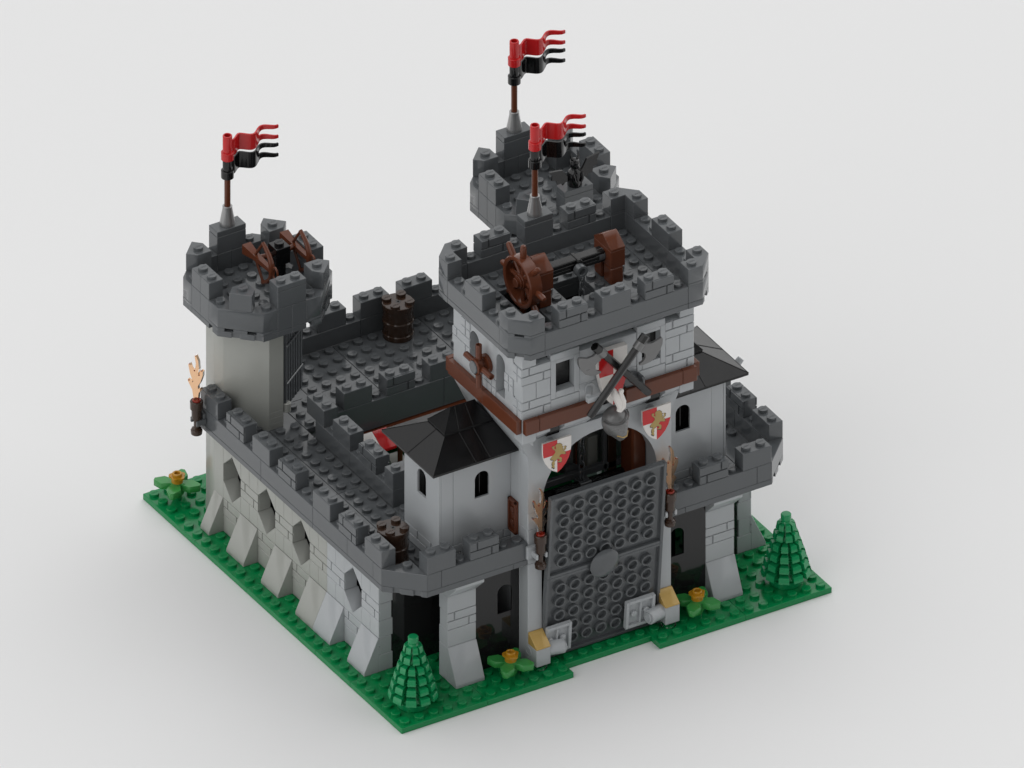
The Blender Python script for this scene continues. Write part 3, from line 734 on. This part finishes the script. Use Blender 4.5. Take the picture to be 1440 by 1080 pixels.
for i in range(8):
    a = PI/8*0 + 2*PI*i/8; m = MB(); d = Vector((0, math.cos(a), math.sin(a))); c = Vector((cx-.02, cy, cz))
    m.path([c+d*.4, c+d*1.45], .15, 10); m.path([c+d*1.6, c+d*1.9, c+d*2.35, c+d*2.47, c+d*2.53], [.2, .21, .19, .14, .02], 12)
    m.build('spoke', M['brown'], sw)

s2 = thing('ship_wheel', 'small red-brown capstan wheel with four round bars on the gatehouse side wall', 'ship wheel', (8.4, 5, 20.7))
c = Vector((8.38, 5, 20.7))
m = MB(); MX = Matrix.Translation(c) @ Matrix.Rotation(PI/2, 4, 'Y')
m.lathe([(.40, -.3), (.46, -.36), (.55, -.3), (.55, .05), (.5, .12)], MX, 10); m.lathe([(.55, .35), (.62, .38), (.62, .6), (.5, .6)], MX, 24); m.lathe([(.35, .0), (.35, .62)], MX, 16); m.build('hub', M['brown'], s2)
for d in (Vector((0, 1, 0)), Vector((0, -1, 0)), Vector((0, 0, 1)), Vector((0, 0, -1))):
    m = MB(); m.tube(c+d*.45, c+d*1.5, .2, .13, 14); m.cyl(c+d*.45, c+d*1.4, .15); m.build('bar', M['brown'], s2)
m = MB(); m.lathe([(.38, -.44), (.42, -.40), (.42, -.28)], MX, 24); m.build('cap', M['dbg'], s2)

# ------------------------------------------------------------------ flags
def flag(x, y, z, label):
    t = thing('flag', label, 'flag', (x, y, z), 'flags on the towers and gatehouse')
    at = Matrix.Translation((x, y, z))
    m = MB(); m.lathe([(.46, 0), (.48, .1), (.46, .22), (.30, 1.12), (.30, 1.3), (.27, 1.33), (.2, 1.33), (.2, 1.2)], at, 24); m.build('cone_base', M['steel'], t)
    m = MB(); m.cyl((x, y, z+1.1), (x, y, z+5.6), .19); m.build('pole', M['brown'], t)
    for zz, k, w in ((3.32, 'black', 0), (4.62, 'red', 1)):
        m = MB(); b = Matrix.Translation((x, y, z+zz))
        m.lathe([(.2, 0), (.36, 0), (.39, .03), (.39, .52), (.36, .55), (.29, .56), (.29, 1.28 if not w else 1.66), (.27, 1.31 if not w else 1.7), (.2, 1.31 if not w else 1.7), (.18, 1.2 if not w else 1.3), (.18, 0)], b, 28, False, False)
        # waving cloth with two tails
        def wave(u): return (.24+.25*math.sin(u*3.9-1.0))*min(1, u*1.25)
        def strip(u0, u1, lo, hi, n=20):
            v = []; f = []
            for i in range(n+1):
                u = u0+(u1-u0)*i/n; dy = wave(u); a = lo(u); c = hi(u); th = .05
                sl = (wave(u+.01)-wave(u-.01))/.02; nx, ny = -sl, 1; q = math.hypot(nx, ny); nx, ny = nx/q*th, ny/q*th
                for sg in (-1, 1):
                    for zz_ in (a, c): v.append((x+.25+u*1.04+nx*sg, y+dy+ny*sg, z+zz+zz_))
            for i in range(n):
                o = i*4
                f += [(o, o+1, o+5, o+4), (o+2, o+6, o+7, o+3), (o+1, o+3, o+7, o+5), (o, o+4, o+6, o+2)]
            f += [(0, 2, 3, 1), (4*n, 4*n+1, 4*n+3, 4*n+2)]
            sm = []
            for i in range(n): sm += [True, True, False, False]
            m.add(v, f, None, sm+[False, False])
        z1 = 1.28
        strip(0, 2.05, lambda u: .12, lambda u: z1-.04*u)
        T_ = lambda u: (u-2.04)/1.1
        strip(2.04, 3.15, lambda u: .76+.33*T_(u)**.5, lambda u: 1.19+.04*math.sin(T_(u)*PI)+.10*T_(u))
        strip(2.04, 3.15, lambda u: .13+.23*T_(u)**.5, lambda u: .58+.03*math.sin(T_(u)*PI)-.02*T_(u))
        m.build('banner', M[k], t)
flag(5, 28.5, 18.8, 'red and black forked flag on the crossbow tower, leftmost')
flag(25, 28.5, 18.8, 'red and black forked flag on the rear tower, topmost in the photo')
flag(15, 9.5, 26.8, 'red and black forked flag on the gatehouse back wall, in front of the winged statue')

# ------------------------------------------------------------------ trees
def fir(x, y, label):
    t = thing('fir_tree', label, 'tree', (x, y, .4), 'toy fir trees on the front corners')
    m = MB(); at = Matrix.Translation((x, y, .4))
    m.lathe([(.92, 0), (1.0, .04), (1.0, .34), (.94, .4)], at, 32)
    m.lathe([(.8, .3), (.8, .55), (.12, 4.2)], at, 20); m.build('trunk', M['tree'], t)
    m = MB(); tiers = 6; n = 10
    for k in range(tiers):
        R = (1.50, 1.35, 1.18, .99, .79, .60)[k]; zb = .70 + .63*k; h = .38; n = 10 if k < 4 else 8
        for i in range(n):
            a = 2*PI*(i+.5)/n + (.0 if k < 4 else .1); wd = 2*R*math.tan(PI/n)*.66
            ri = max(.15, R-.62); wi = 2*ri*math.tan(PI/n)*.66
            v = []
            for rr, w2, z_ in ((ri, wi, zb+h+.06), (R-.10, wd*.95, zb+h), (R-.07, wd*.97, zb+h-.03), (R, wd, zb+.0), (R-.04, wd, zb-.02), (ri, wi, zb+.02)):
                for s_ in (-1, 1): v.append((rr, s_*w2/2, z_))
            f = [(0, 1, 3, 2), (2, 3, 5, 4), (4, 5, 7, 6), (6, 7, 9, 8), (8, 9, 11, 10), (10, 11, 1, 0), (0, 2, 4, 6, 8, 10), (1, 11, 9, 7, 5, 3)]
            m.add(v, f, at @ Matrix.Rotation(a, 4, 'Z'))
        m.lathe([(max(.13, R-.62), zb-.2), (max(.1, R-.68), zb+.5)], at, 20)
    m.lathe([(.30, 4.0), (.33, 4.25), (.26, 4.35), (.27, 4.4), (.32, 4.46), (.32, 4.78), (.28, 4.83), (.1, 4.84)], at, 20)
    m.build('crown', M['tree'], t)
fir(2, 2, 'stepped green toy fir tree at the nearest corner of the baseplate')
fir(28, 2, 'stepped green toy fir tree at the right corner of the baseplate')

# ------------------------------------------------------------------ flowers
def flower(x, y, label):
    t = thing('flower', label, 'flower', (x, y, .4), 'flower plants on the baseplate')
    m = MB(); at = Matrix.Translation((x, y, .4)); m.lathe([(.28, 0), (.3, .2), (.42, .45), (.46, .75), (.44, .82)], at, 20); m.build('stem', M['leaf'], t)
    m = MB(); m.lathe([(.44, .8), (.44, 1.18), (.40, 1.2)], at, 20)
    m.build('core', M['leaf'], t)
    for k in range(4):
        a = PI/4 + k*PI/2; q = at @ Matrix.Rotation(a, 4, 'Z'); m = MB()
        m.poly([(.2, -.24), (.88, -.44), (1.42, -.12), (1.42, .12), (.88, .44), (.2, .24)], .76, 1.2, 'z', .02, M_=q); m.build('petal_leaf', M['leaf'], t)
    m = MB(); m.lathe([(.36, 1.2), (.36, 1.5), (.43, 1.52)], at, 24, True, False)
    v = []; n = 60
    for z_, in ((1.52,), (1.64,)):
        for i in range(n): a = 2*PI*i/n; r = .47+.045*math.cos(5*a); v.append((r*math.cos(a), r*math.sin(a), z_))
    m.add(v, [tuple(range(n))[::-1], tuple(range(n, 2*n))]+[(i, (i+1) % n, (i+1) % n+n, i+n) for i in range(n)], at, False)
    m.lathe([(.3, 1.62), (.3, 1.78), (.27, 1.82), (.2, 1.82), (.17, 1.79), (.17, 1.66), (.01, 1.66)], at, 24, False, False)
    m.build('blossom', M['flower'], t)
flower(1.5, 28.5, 'gold-centred flower with four green leaves at the left corner of the baseplate')
flower(8.5, 1.5, 'gold-centred flower with four green leaves beside the bracket, left of the drawbridge')
flower(21.5, 1.5, 'gold-centred flower with four green leaves beside the bracket, right of the drawbridge')

# ------------------------------------------------------------------ barrels
def barrel(x, y, label):
    t = thing('barrel', label, 'barrel', (x, y, 8.0), 'barrels on the walkways')
    at = Matrix.Translation((x, y, 8.0))
    m = MB(); m.lathe([(.90, 0), (.94, .03), (.95, .32), (.90, .38), (.91, .75), (.95, 1.1), (.96, 1.2), (.91, 1.27), (.91, 1.9), (.95, 1.97), (.96, 2.3)], at, 40)
    m.build('body', M['dbrown'], t)
    m = MB(); m.lathe([(.94, 2.28), (.97, 2.3), (.97, 2.37), (.94, 2.4)], at, 40)
    for a, b in ((.5, .5), (.5, -.5), (-.5, .5), (-.5, -.5)): m.stud(x+a, y+b, 10.4)
    m.build('lid', M['dbrown'], t)
    m = MB(); 
    for a in (0, PI/2): m.box(-.2, -.06, 2.395, .2, .06, 2.408, .003, .0, at @ Matrix.Rotation(a, 4, 'Z'))
    m.build('axle_hole', M['black'], t)
barrel(16, 27, 'dark brown barrel on the back walkway against the rear battlements')
barrel(3, 6, 'dark brown barrel at the front corner of the walkway above the nearest fir tree')

# ------------------------------------------------------------------ torches
FL = [(215, 595), (200, 500), (150, 415), (152, 400), (200, 420), (205, 400), (175, 330), (155, 235), (172, 225), (190, 270), (210, 285), (232, 270), (240, 200), (225, 118), (240, 115), (268, 170), (275, 250), (264, 300), (270, 320), (285, 265), (300, 255), (318, 265), (316, 310), (290, 390), (262, 440), (265, 470), (290, 450), (300, 470), (272, 510), (262, 595)]
def torch(x, y, z, n, label):
    """n: direction from wall to torch ('y' = towards the front, 'x' = towards the left)"""
    t = thing('torch', label, 'torch', (x, y, z), 'wall torches')
    at = Matrix.Translation((x, y, z))
    m = MB(); m.lathe([(.26, 0), (.34, .06), (.36, .3), (.28, .36), (.3, .44), (.2, .5), (.17, .52), (.17, 1.1), (.30, 1.14), (.31, 1.8), (.39, 1.84), (.40, 2.35), (.36, 2.4), (.27, 2.4), (.27, 2.25), (.02, 2.25)], at, 24); m.build('handle', M['dbrown'], t)
    m = MB(); m.lathe([(.26, 2.3), (.27, 2.44), (.25, 2.5), (.16, 2.5), (.14, 2.4)], at, 20); m.build('socket', M['ember'], t)
    pts = [((a-238)/155, (595-b)/152) for a, b in FL]
    R_ = Matrix.Rotation(PI/2, 4, 'X')
    if n == 'x': R_ = Matrix.Rotation(-PI*.36, 4, 'Z') @ R_
    m = MB(); m.flat(pts, at @ Matrix.Translation((0, 0, 2.5)) @ R_ @ Matrix.Translation((0, 0, -.1)), .2); fl_ = m.build('flame', M['flame'], t)
    m = MB()
    for a, b in ((232, 118), (164, 230), (156, 408), (300, 260), (218, 285), (268, 318)):
        p = at @ Matrix.Translation((0, 0, 2.5)) @ R_ @ Vector(((a-238)/155, (595-b)/152, 0)); m.lathe([(.01, -.07), (.045, -.04), (.045, .03), (.01, .045)], Matrix.Translation(p) @ Matrix.Translation((0, 0, -.03)), 8)
    m.build('flame_tip', M['ember'], t)
    m = MB()
    if n == 'y':
        m.box(x-.7, y+.35, z+.55, x+.2, y+.6, z+1.45); m.box(x-.3, y+.22, z+.74, x+.3, y+.5, z+1.12); m.box(x-.4, y-.22, z+.74, x-.24, y+.5, z+1.12, .05); m.box(x+.24, y-.22, z+.74, x+.4, y+.5, z+1.12, .05)
    else:
        m.box(x+.3, y-.3, z+.55, x+.5, y+.5, z+1.45); m.box(x+.22, y-.3, z+.74, x+.5, y+.3, z+1.12); m.box(x-.22, y-.4, z+.74, x+.5, y-.24, z+1.12, .05); m.box(x-.22, y+.24, z+.74, x+.5, y+.4, z+1.12, .05)
    m.build('clip', M['lbg' if n == 'y' else 'dbg'], t)
torch(10.52, 1.4, 7.55, 'y', 'brown torch with transparent flame on the left gate pillar')
torch(19.55, 1.4, 7.55, 'y', 'brown torch with transparent flame on the right gate pillar')
torch(.5, 24.6, 7.5, 'x', 'brown torch with transparent flame below the crossbow tower, far left')

# ------------------------------------------------------------------ shields
LION = [(240,375),(262,384),(276,396),(270,408),(290,416),(278,428),(284,440),(276,462),(296,446),(306,430),(298,420),(306,408),(318,410),(326,420),(318,430),(320,444),(302,462),(280,478),(306,472),(316,482),(312,496),(320,504),(300,514),(276,510),(254,516),(242,534),(238,552),(256,550),(270,562),(272,578),(262,588),(272,596),(258,612),(224,614),(220,604),(240,600),(246,586),(236,572),(214,572),(200,590),(184,600),(180,620),(184,640),(172,646),(178,664),(184,682),(170,694),(158,680),(150,684),(146,668),(156,658),(146,640),(150,612),(166,600),(160,586),(140,590),(130,576),(140,556),(158,534),(176,512),(190,496),(188,476),(174,460),(156,450),(148,430),(158,418),(176,414),(184,424),(172,434),(182,448),(198,454),(196,430),(190,408),(204,392),(214,380),(228,384)]
def shield(x0, y, z1, label, crest=True, w=2.0, h=2.32, t_=.16):
    t = thing('shield', label, 'shield', (x0+w/2, y, z1-h))
    R_ = Matrix.Rotation(PI/2, 4, 'X')
    at = Matrix.Translation((x0+w/2, y, z1)) @ R_
    def edge(s): # right side outline from top to bottom tip
        return [(s*w/2*k, v*h) for k, v in ((1, 0), (1, -.22), (.99, -.34), (.93, -.48), (.80, -.64), (.58, -.80), (.3, -.92), (0, -1))]
    full = edge(1) + edge(-1)[::-1][1:]
    m = MB(); m.poly(full, -t_, 0, 'z', .02, 0, M_=at); m.build('board', M['white'], t)
    mid = -.44*h
    e = edge(1)
    def upper(s): 
        q = [(0, 0)] + [(s*a, b) for a, b in e if b > mid]; 
        pa = [p for p in e if p[1] > mid][-1]; pb = [p for p in e if p[1] <= mid][0]; k = (mid-pa[1])/(pb[1]-pa[1]); xx = pa[0]+(pb[0]-pa[0])*k
        return q + [(s*xx, mid), (0, mid)]
    def lower(s):
        pa = [p for p in e if p[1] > mid][-1]; pb = [p for p in e if p[1] <= mid][0]; k = (mid-pa[1])/(pb[1]-pa[1]); xx = pa[0]+(pb[0]-pa[0])*k
        return [(0, mid), (s*xx, mid)] + [(s*a, b) for a, b in e if b <= mid]
    m = MB(); m.flat(upper(-1), at @ Matrix.Translation((0, 0, -.004)), .012); m.flat(lower(1), at @ Matrix.Translation((0, 0, -.004)), .012); m.build('red_quarter', M['red'], t)
    if crest:
        pts = [((a-215)/180*1.0, (-((b-(335-(a-215)/3.03)))/9)/19.71) for a, b in LION]
        m = MB(); m.flat([(a*1.06, b*1.05+.03) for a, b in pts], at @ Matrix.Translation((0, 0, .009)), .006, 1)
        m.flat(pts, at @ Matrix.Translation((0, 0, .0155)), .006, 0)
        m.build('lion_emblem', [M['print_gold'], M['print_line']], t)
    return t
s_ = shield(10.53, 1.14, 16.5, 'quartered red and white shield with a gold lion, left of the gate arch')
m = MB(); m.cyl((11.5, 2.0, 15.9), (11.5, 1.3, 15.9), .3); m.build('stud_mount', M['lbg'], s_)
s_ = shield(17.47, 1.14, 16.5, 'quartered red and white shield with a gold lion, right of the gate arch')
m = MB(); m.cyl((18.5, 2.0, 15.9), (18.5, 1.3, 15.9), .3); m.build('stud_mount', M['lbg'], s_)
shield(14, .42, 22.2, 'red and white shield without emblem behind the crossed axes', False, 2.0, 4.0, .42)

# ------------------------------------------------------------------ axes
def axe(p0, p1, y, bl, label, flip):
    """p0,p1: (x,z) ends of the shaft, top first; bl blade outline in (along, across)"""
    t = thing('axe', label, 'axe', (p0[0], y, p1[1]))
    a = Vector((p0[0], y, p0[1])); b = Vector((p1[0], y, p1[1])); d = (b-a).normalized()
    ac = Vector((-d.z, 0, d.x)) * flip
    m = MB(); m.cyl(a, b, .24, seg=8); m.cyl(a+d*.0, a+d*.9, .29, seg=8); m.build('shaft', M['gunmetal'], t)
    m = MB(); m.cyl(a+d*.5, a+d*1.0, .3, seg=16)
    Mx = Matrix(((d.x, ac.x, 0, a.x), (d.y, ac.y, 1, a.y-.08), (d.z, ac.z, 0, a.z), (0, 0, 0, 1)))
    m.flat(bl, Mx, .17); m.build('blade', M['silver'], t)
BL = [(.45, .2), (.4, .5), (.2, .8), (-.15, 1.02), (-.34, 1.12), (-.3, 1.26), (.0, 1.48), (.45, 1.62), (.9, 1.64), (1.3, 1.5), (1.62, 1.2), (1.78, .95), (1.7, .88), (1.45, 1.0), (1.2, .98), (1.02, .82), (1.0, .6), (1.08, .45), (.98, .2)]
import sys
def onY(px, py, Y):
    X = (px-564.8+12.14*Y)/20.17; return (X, (1032.8-6.65*X-11.02*Y-py)/19.71)
axe(onY(836, 487, .05), onY(912, 552, .05), .05, BL, 'long-handled axe with its blade to the left, crossing behind the other axe', -1)
axe(onY(908, 471, -.45), onY(829, 586, -.45), -.45, BL, 'long-handled axe in front, its blade to the right over the shield', 1)
mt = thing('axe_mount', 'light grey pegs and clips fixing the crossed axes to the gatehouse front', 'mount', (15, .8, 18.9))
m = MB(); q = onY(829, 545, 1.0); q2 = onY(836, 561, -.2)
m.cyl((q[0], 1.02, q[1]), (q[0], .9, q[1]), .36); m.cyl((q[0], 1.0, q[1]), (q2[0]-.3, 0.0, q2[1]+.1), .2)
m.box(q2[0]-.5, -.3, q2[1]-.14, q2[0]+.5, .05, q2[1]+.2, .03); m.build('peg', M['lbg'], mt)
m = MB(); q = onY(903, 537, .35); m.lathe([(.6, 0), (.58, .1), (.1, .2)], Matrix.Translation((q[0]-.4, .9, q[1])) @ Matrix.Rotation(PI/2, 4, 'X'), 20); m.box(q[0]-.12, .15, q[1]-.2, q[0]+.12, .9, q[1]+.45, .06); m.build('clip', M['dbg'], mt)

# ------------------------------------------------------------------ helmet with plume
hm = thing('helmet', 'grey knight helmet with a pointed visor hanging above the gate', 'helmet', (15.1, .3, 15.6))
hc = Vector((15.0, .25, 17.22))
HM = Matrix.Translation(hc) @ Matrix.Scale(.93, 4) @ Matrix.Rotation(math.radians(-10), 4, 'Y') @ Matrix.Rotation(math.radians(16), 4, 'X')
def hull(m, pts, M_):
    bm = bmesh.new(); vs = [bm.verts.new(p) for p in pts]; r = bmesh.ops.convex_hull(bm, input=vs)
    bmesh.ops.delete(bm, geom=[v for v in bm.verts if not v.link_faces], context='VERTS'); bmesh.ops.dissolve_limit(bm, angle_limit=.06, verts=bm.verts, edges=bm.edges)
    bmesh.ops.bevel(bm, geom=list(bm.edges), offset=.03, segments=2, affect='EDGES', clamp_overlap=True); bm.verts.index_update()
    m.add([tuple(v.co) for v in bm.verts], [tuple(v.index for v in f.verts) for f in bm.faces], M_); bm.free()
m = MB(); m.lathe([(.02, 1.0), (.3, .97), (.58, .82), (.76, .5), (.84, .1), (.86, -.2), (.82, -.5), (.66, -.85), (.6, -.9)], HM, 28)
m.build('dome', M['silver'], hm)
m = MB(); P_ = []
for z_, r, ny in ((.62, .78, -.82), (.40, .90, -.98), (-.02, .92, -1.12), (-.42, .86, -1.28), (-1.08, .46, -.92), (-1.3, .2, -.78)):
    for i in range(9):
        a = PI + PI*i/8; P_.append((r*math.cos(a), max(-1.0, math.sin(a))*r*.95, z_))
    P_ += [(-.12, ny, z_), (.12, ny, z_)]
hull(m, P_, HM); m.build('visor', M['silver'], hm)
m = MB(); m.path([HM @ Vector(p) for p in ((-.4, -.93, -.34), (-.12, -1.25, -.36), (.12, -1.25, -.36), (.4, -.93, -.34))], .04, 6); m.build('eye_slit', M['gold'], hm)
m = MB(); m.path([HM @ Vector((.90*math.cos(a), .90*math.sin(a)-.03, .55)) for a in [PI+PI*i/10 for i in range(11)]], .05, 6); m.build('visor_ridge', M['silver'], hm)
pl = thing('plume', 'white curved feather plume standing on the knight helmet', 'plume', (15.6, -.1, 17.8))
m = MB()
def q3(px, py, Y): a = onY(px, py, Y); return (a[0], Y, a[1])
m.path([q3(870.5, 578, -.5), q3(872, 573, -.5), q3(870, 565, -.45), q3(866, 556, -.35), q3(862, 549, -.2), q3(860, 545, -.1)], [.17, .2, .26, .27, .2, .08], 10)
m.path([q3(872, 577, -.55), q3(875.5, 572, -.55), q3(876, 564, -.5), q3(874, 556, -.5), q3(873, 551, -.5)], [.14, .2, .2, .15, .1], 10)
m.lathe([(.02, -.16), (.14, -.1), (.17, 0), (.14, .1), (.02, .16)], Matrix.Translation(q3(873.5, 549.5, -.5)), 14); m.build('feather', M['white'], pl)

# ------------------------------------------------------------------ crossbows on the left tower
cr = thing('crossbow_mount', 'black turning block between the two crossbows on the tower top', 'mount', (6.5, 25, 16.0))
m = MB(); m.cyl((6.5, 25, 16.0), (6.5, 25, 17.7), .4); m.box(6, 24.5, 17.6, 7, 25.5, 18.8); m.stud(6.5, 25, 18.8); m.build('block', M['black'], cr)
def crossbow(x, y, z, side, label):
    t = thing('crossbow', label, 'crossbow', (x, y, z), 'crossbows on the tower')
    m = MB()
    def tap(y0, y1, a0, a1, h0, h1):
        v = [(x-a0, y0, z-h0), (x+a0, y0, z-h0), (x+a0, y0, z+h0), (x-a0, y0, z+h0), (x-a1, y1, z-h1), (x+a1, y1, z-h1), (x+a1, y1, z+h1), (x-a1, y1, z+h1)]
        m.add(v, [(0, 1, 2, 3), (7, 6, 5, 4), (0, 4, 5, 1), (1, 5, 6, 2), (2, 6, 7, 3), (3, 7, 4, 0)])
    tap(y+1.6, y+.55, .3, .2, .33, .18); tap(y+.55, y-1.5, .2, .13, .18, .12); m.build('stock', M['brown'], t)
    m = MB(); pts = []
    for i in range(15):
        a = -1+2*i/14; pts.append((x, y-1.35+1.05*abs(a)**2.4, z+1.42*a))
    m.path(pts, [.13+.07*(1-abs(-1+2*i/14)) for i in range(15)], 10); m.build('bow', M['brown'], t)
    m = MB(); m.path([(x, y-.33, z+1.38), (x, y+.55, z+.12)], .09, 8); m.path([(x, y-.33, z-1.38), (x, y+.55, z-.12)], .09, 8); m.build('string', M['brown'], t)
    m = MB(); m.path([(x, y-1.75+.28*math.cos(a), z+.42*math.sin(a)) for a in [2*PI*i/16 for i in range(16)]], .07, 6, True); m.build('stirrup', M['brown'], t)
    m = MB(); m.cyl((x, y+.3, z), (x+side*.9, y+.15, z), .17); m.build('peg', M['brown'], t)
crossbow(5.18, 25, 18.1, 1, 'red-brown crossbow on the left of the black block, nearer the flag')
crossbow(7.8, 25, 18.1, -1, 'red-brown crossbow on the right of the black block, by the tower edge')

# ------------------------------------------------------------------ winged statue
st = thing('winged_statue', 'small black winged gargoyle statue on the rear tower battlement', 'statue', (25, 21.5, 18.8))
at = Matrix.Translation((25, 21.5, 18.8))
m = MB(); m.lathe([(.42, 0), (.45, .05), (.45, .75), (.40, .95), (.22, 1.1), (.2, 1.2), (.30, 1.3), (.34, 1.5), (.27, 1.75), (.12, 1.85), (.02, 1.86)], at, 16)
for a in (-.16, .16): m.path([(25+a, 21.5, 20.55), (25+a*1.6, 21.48, 20.85), (25+a*1.5, 21.45, 21.05)], [.09, .07, .02], 6)
m.path([(25, 21.2, 20.3), (25, 21.0, 20.22), (25, 20.95, 20.15)], [.13, .1, .05], 8)
for a in (-.3, .3): m.path([(25+a, 21.2, 19.75), (25+a*.9, 21.05, 19.4), (25+a*.5, 21.0, 19.2)], [.12, .1, .07], 8)
m.build('body', M['black'], st)
W = [(.25, .75), (.55, 1.0), (.85, 1.55), (1.1, 1.62), (1.75, 1.72), (1.55, 1.3), (1.6, .95), (1.3, .85), (1.2, .45), (.95, .5), (.85, .25), (.6, .5), (.3, .35)]
for s2_ in (-1, 1):
    m = MB(); m.flat([(s2_*a, b*(.82 if s2_ < 0 else 1.0)) for a, b in W], at @ Matrix.Translation((0, .12, 0)) @ Matrix.Rotation(PI/2, 4, 'X'), .14); m.build('wing', M['black'], st)

# ------------------------------------------------------------------ small hook behind the right turret
hk = thing('wall_hook', 'light grey curved hook sticking out behind the right turret roof', 'hook', (25.1, 5.8, 13.6))
m = MB(); m.path([(25.2, 5.8, 13.7), (26.0, 5.8, 13.7), (26.5, 5.8, 13.85), (26.85, 5.8, 14.15), (27.15, 5.8, 14.45)], [.25, .25, .26, .25, .22], 12); m.build('horn', M['lbg'], hk)
m = MB(); m.box(25.01, 5.4, 12.9, 25.5, 6.2, 14.1, .05); m.build('clip', M['dbg'], hk)

# ------------------------------------------------------------------ lights, world, camera
wd = bpy.data.worlds.new('World'); SC.world = wd; wd.use_nodes = True
bg = wd.node_tree.nodes['Background']; bg.inputs['Color'].default_value = (1, 1, 1, 1); bg.inputs['Strength'].default_value = .10
def soft_lamp(name, d, power, ang):
    l = bpy.data.lights.new(name, 'SUN'); l.angle = math.radians(ang); l.energy = power
    o = bpy.data.objects.new(name, l); C.objects.link(o); o.location = Vector(d)*60
    o.rotation_euler = (-Vector(d)).to_track_quat('-Z', 'Y').to_euler(); return o
soft_lamp('key_back', (.30, .72, .66), 1.75, 100)  # unseen key lamp, from behind the castle
soft_lamp('fill_left', (-.84, .02, .54), 1.3, 75)  # unseen fill lamp from the left
soft_lamp('fill_right', (.86, -.08, .48), 1.2, 80)  # unseen fill lamp from the right
soft_lamp('fill_front', (-.35, -.66, .66), .40, 80)  # unseen fill added to brighten gate, pillars and buttresses

ce = 19.71/23.54; se = math.sqrt(1-ce*ce); a = math.atan2(12.14, 20.17); c_, s__ = math.cos(a), math.sin(a)
Rv = Vector((c_, -s__, 0)); Uv = Vector((s__*se, c_*se, ce)); Bv = Rv.cross(Uv)
cam = bpy.data.cameras.new('camera'); co = bpy.data.objects.new('camera', cam); C.objects.link(co)
cam.type = 'ORTHO'; cam.ortho_scale = 1440/23.54; cam.clip_end = 3000; cam.clip_start = .1
ctr = Vector((25.39, 29.41, 0))
Mc = Matrix((Rv, Uv, Bv)).transposed().to_4x4(); Mc.translation = ctr + Bv*220
co.matrix_world = Mc
SC.camera = co
SC.render.engine = 'CYCLES'
SC.view_settings.view_transform = 'Standard'; SC.view_settings.look = 'None'; SC.view_settings.exposure = 0; SC.view_settings.gamma = 1
try: SC.view_settings.use_curve_mapping = False
except Exception: pass
SC.cycles.max_bounces = 10; SC.cycles.transparent_max_bounces = 8
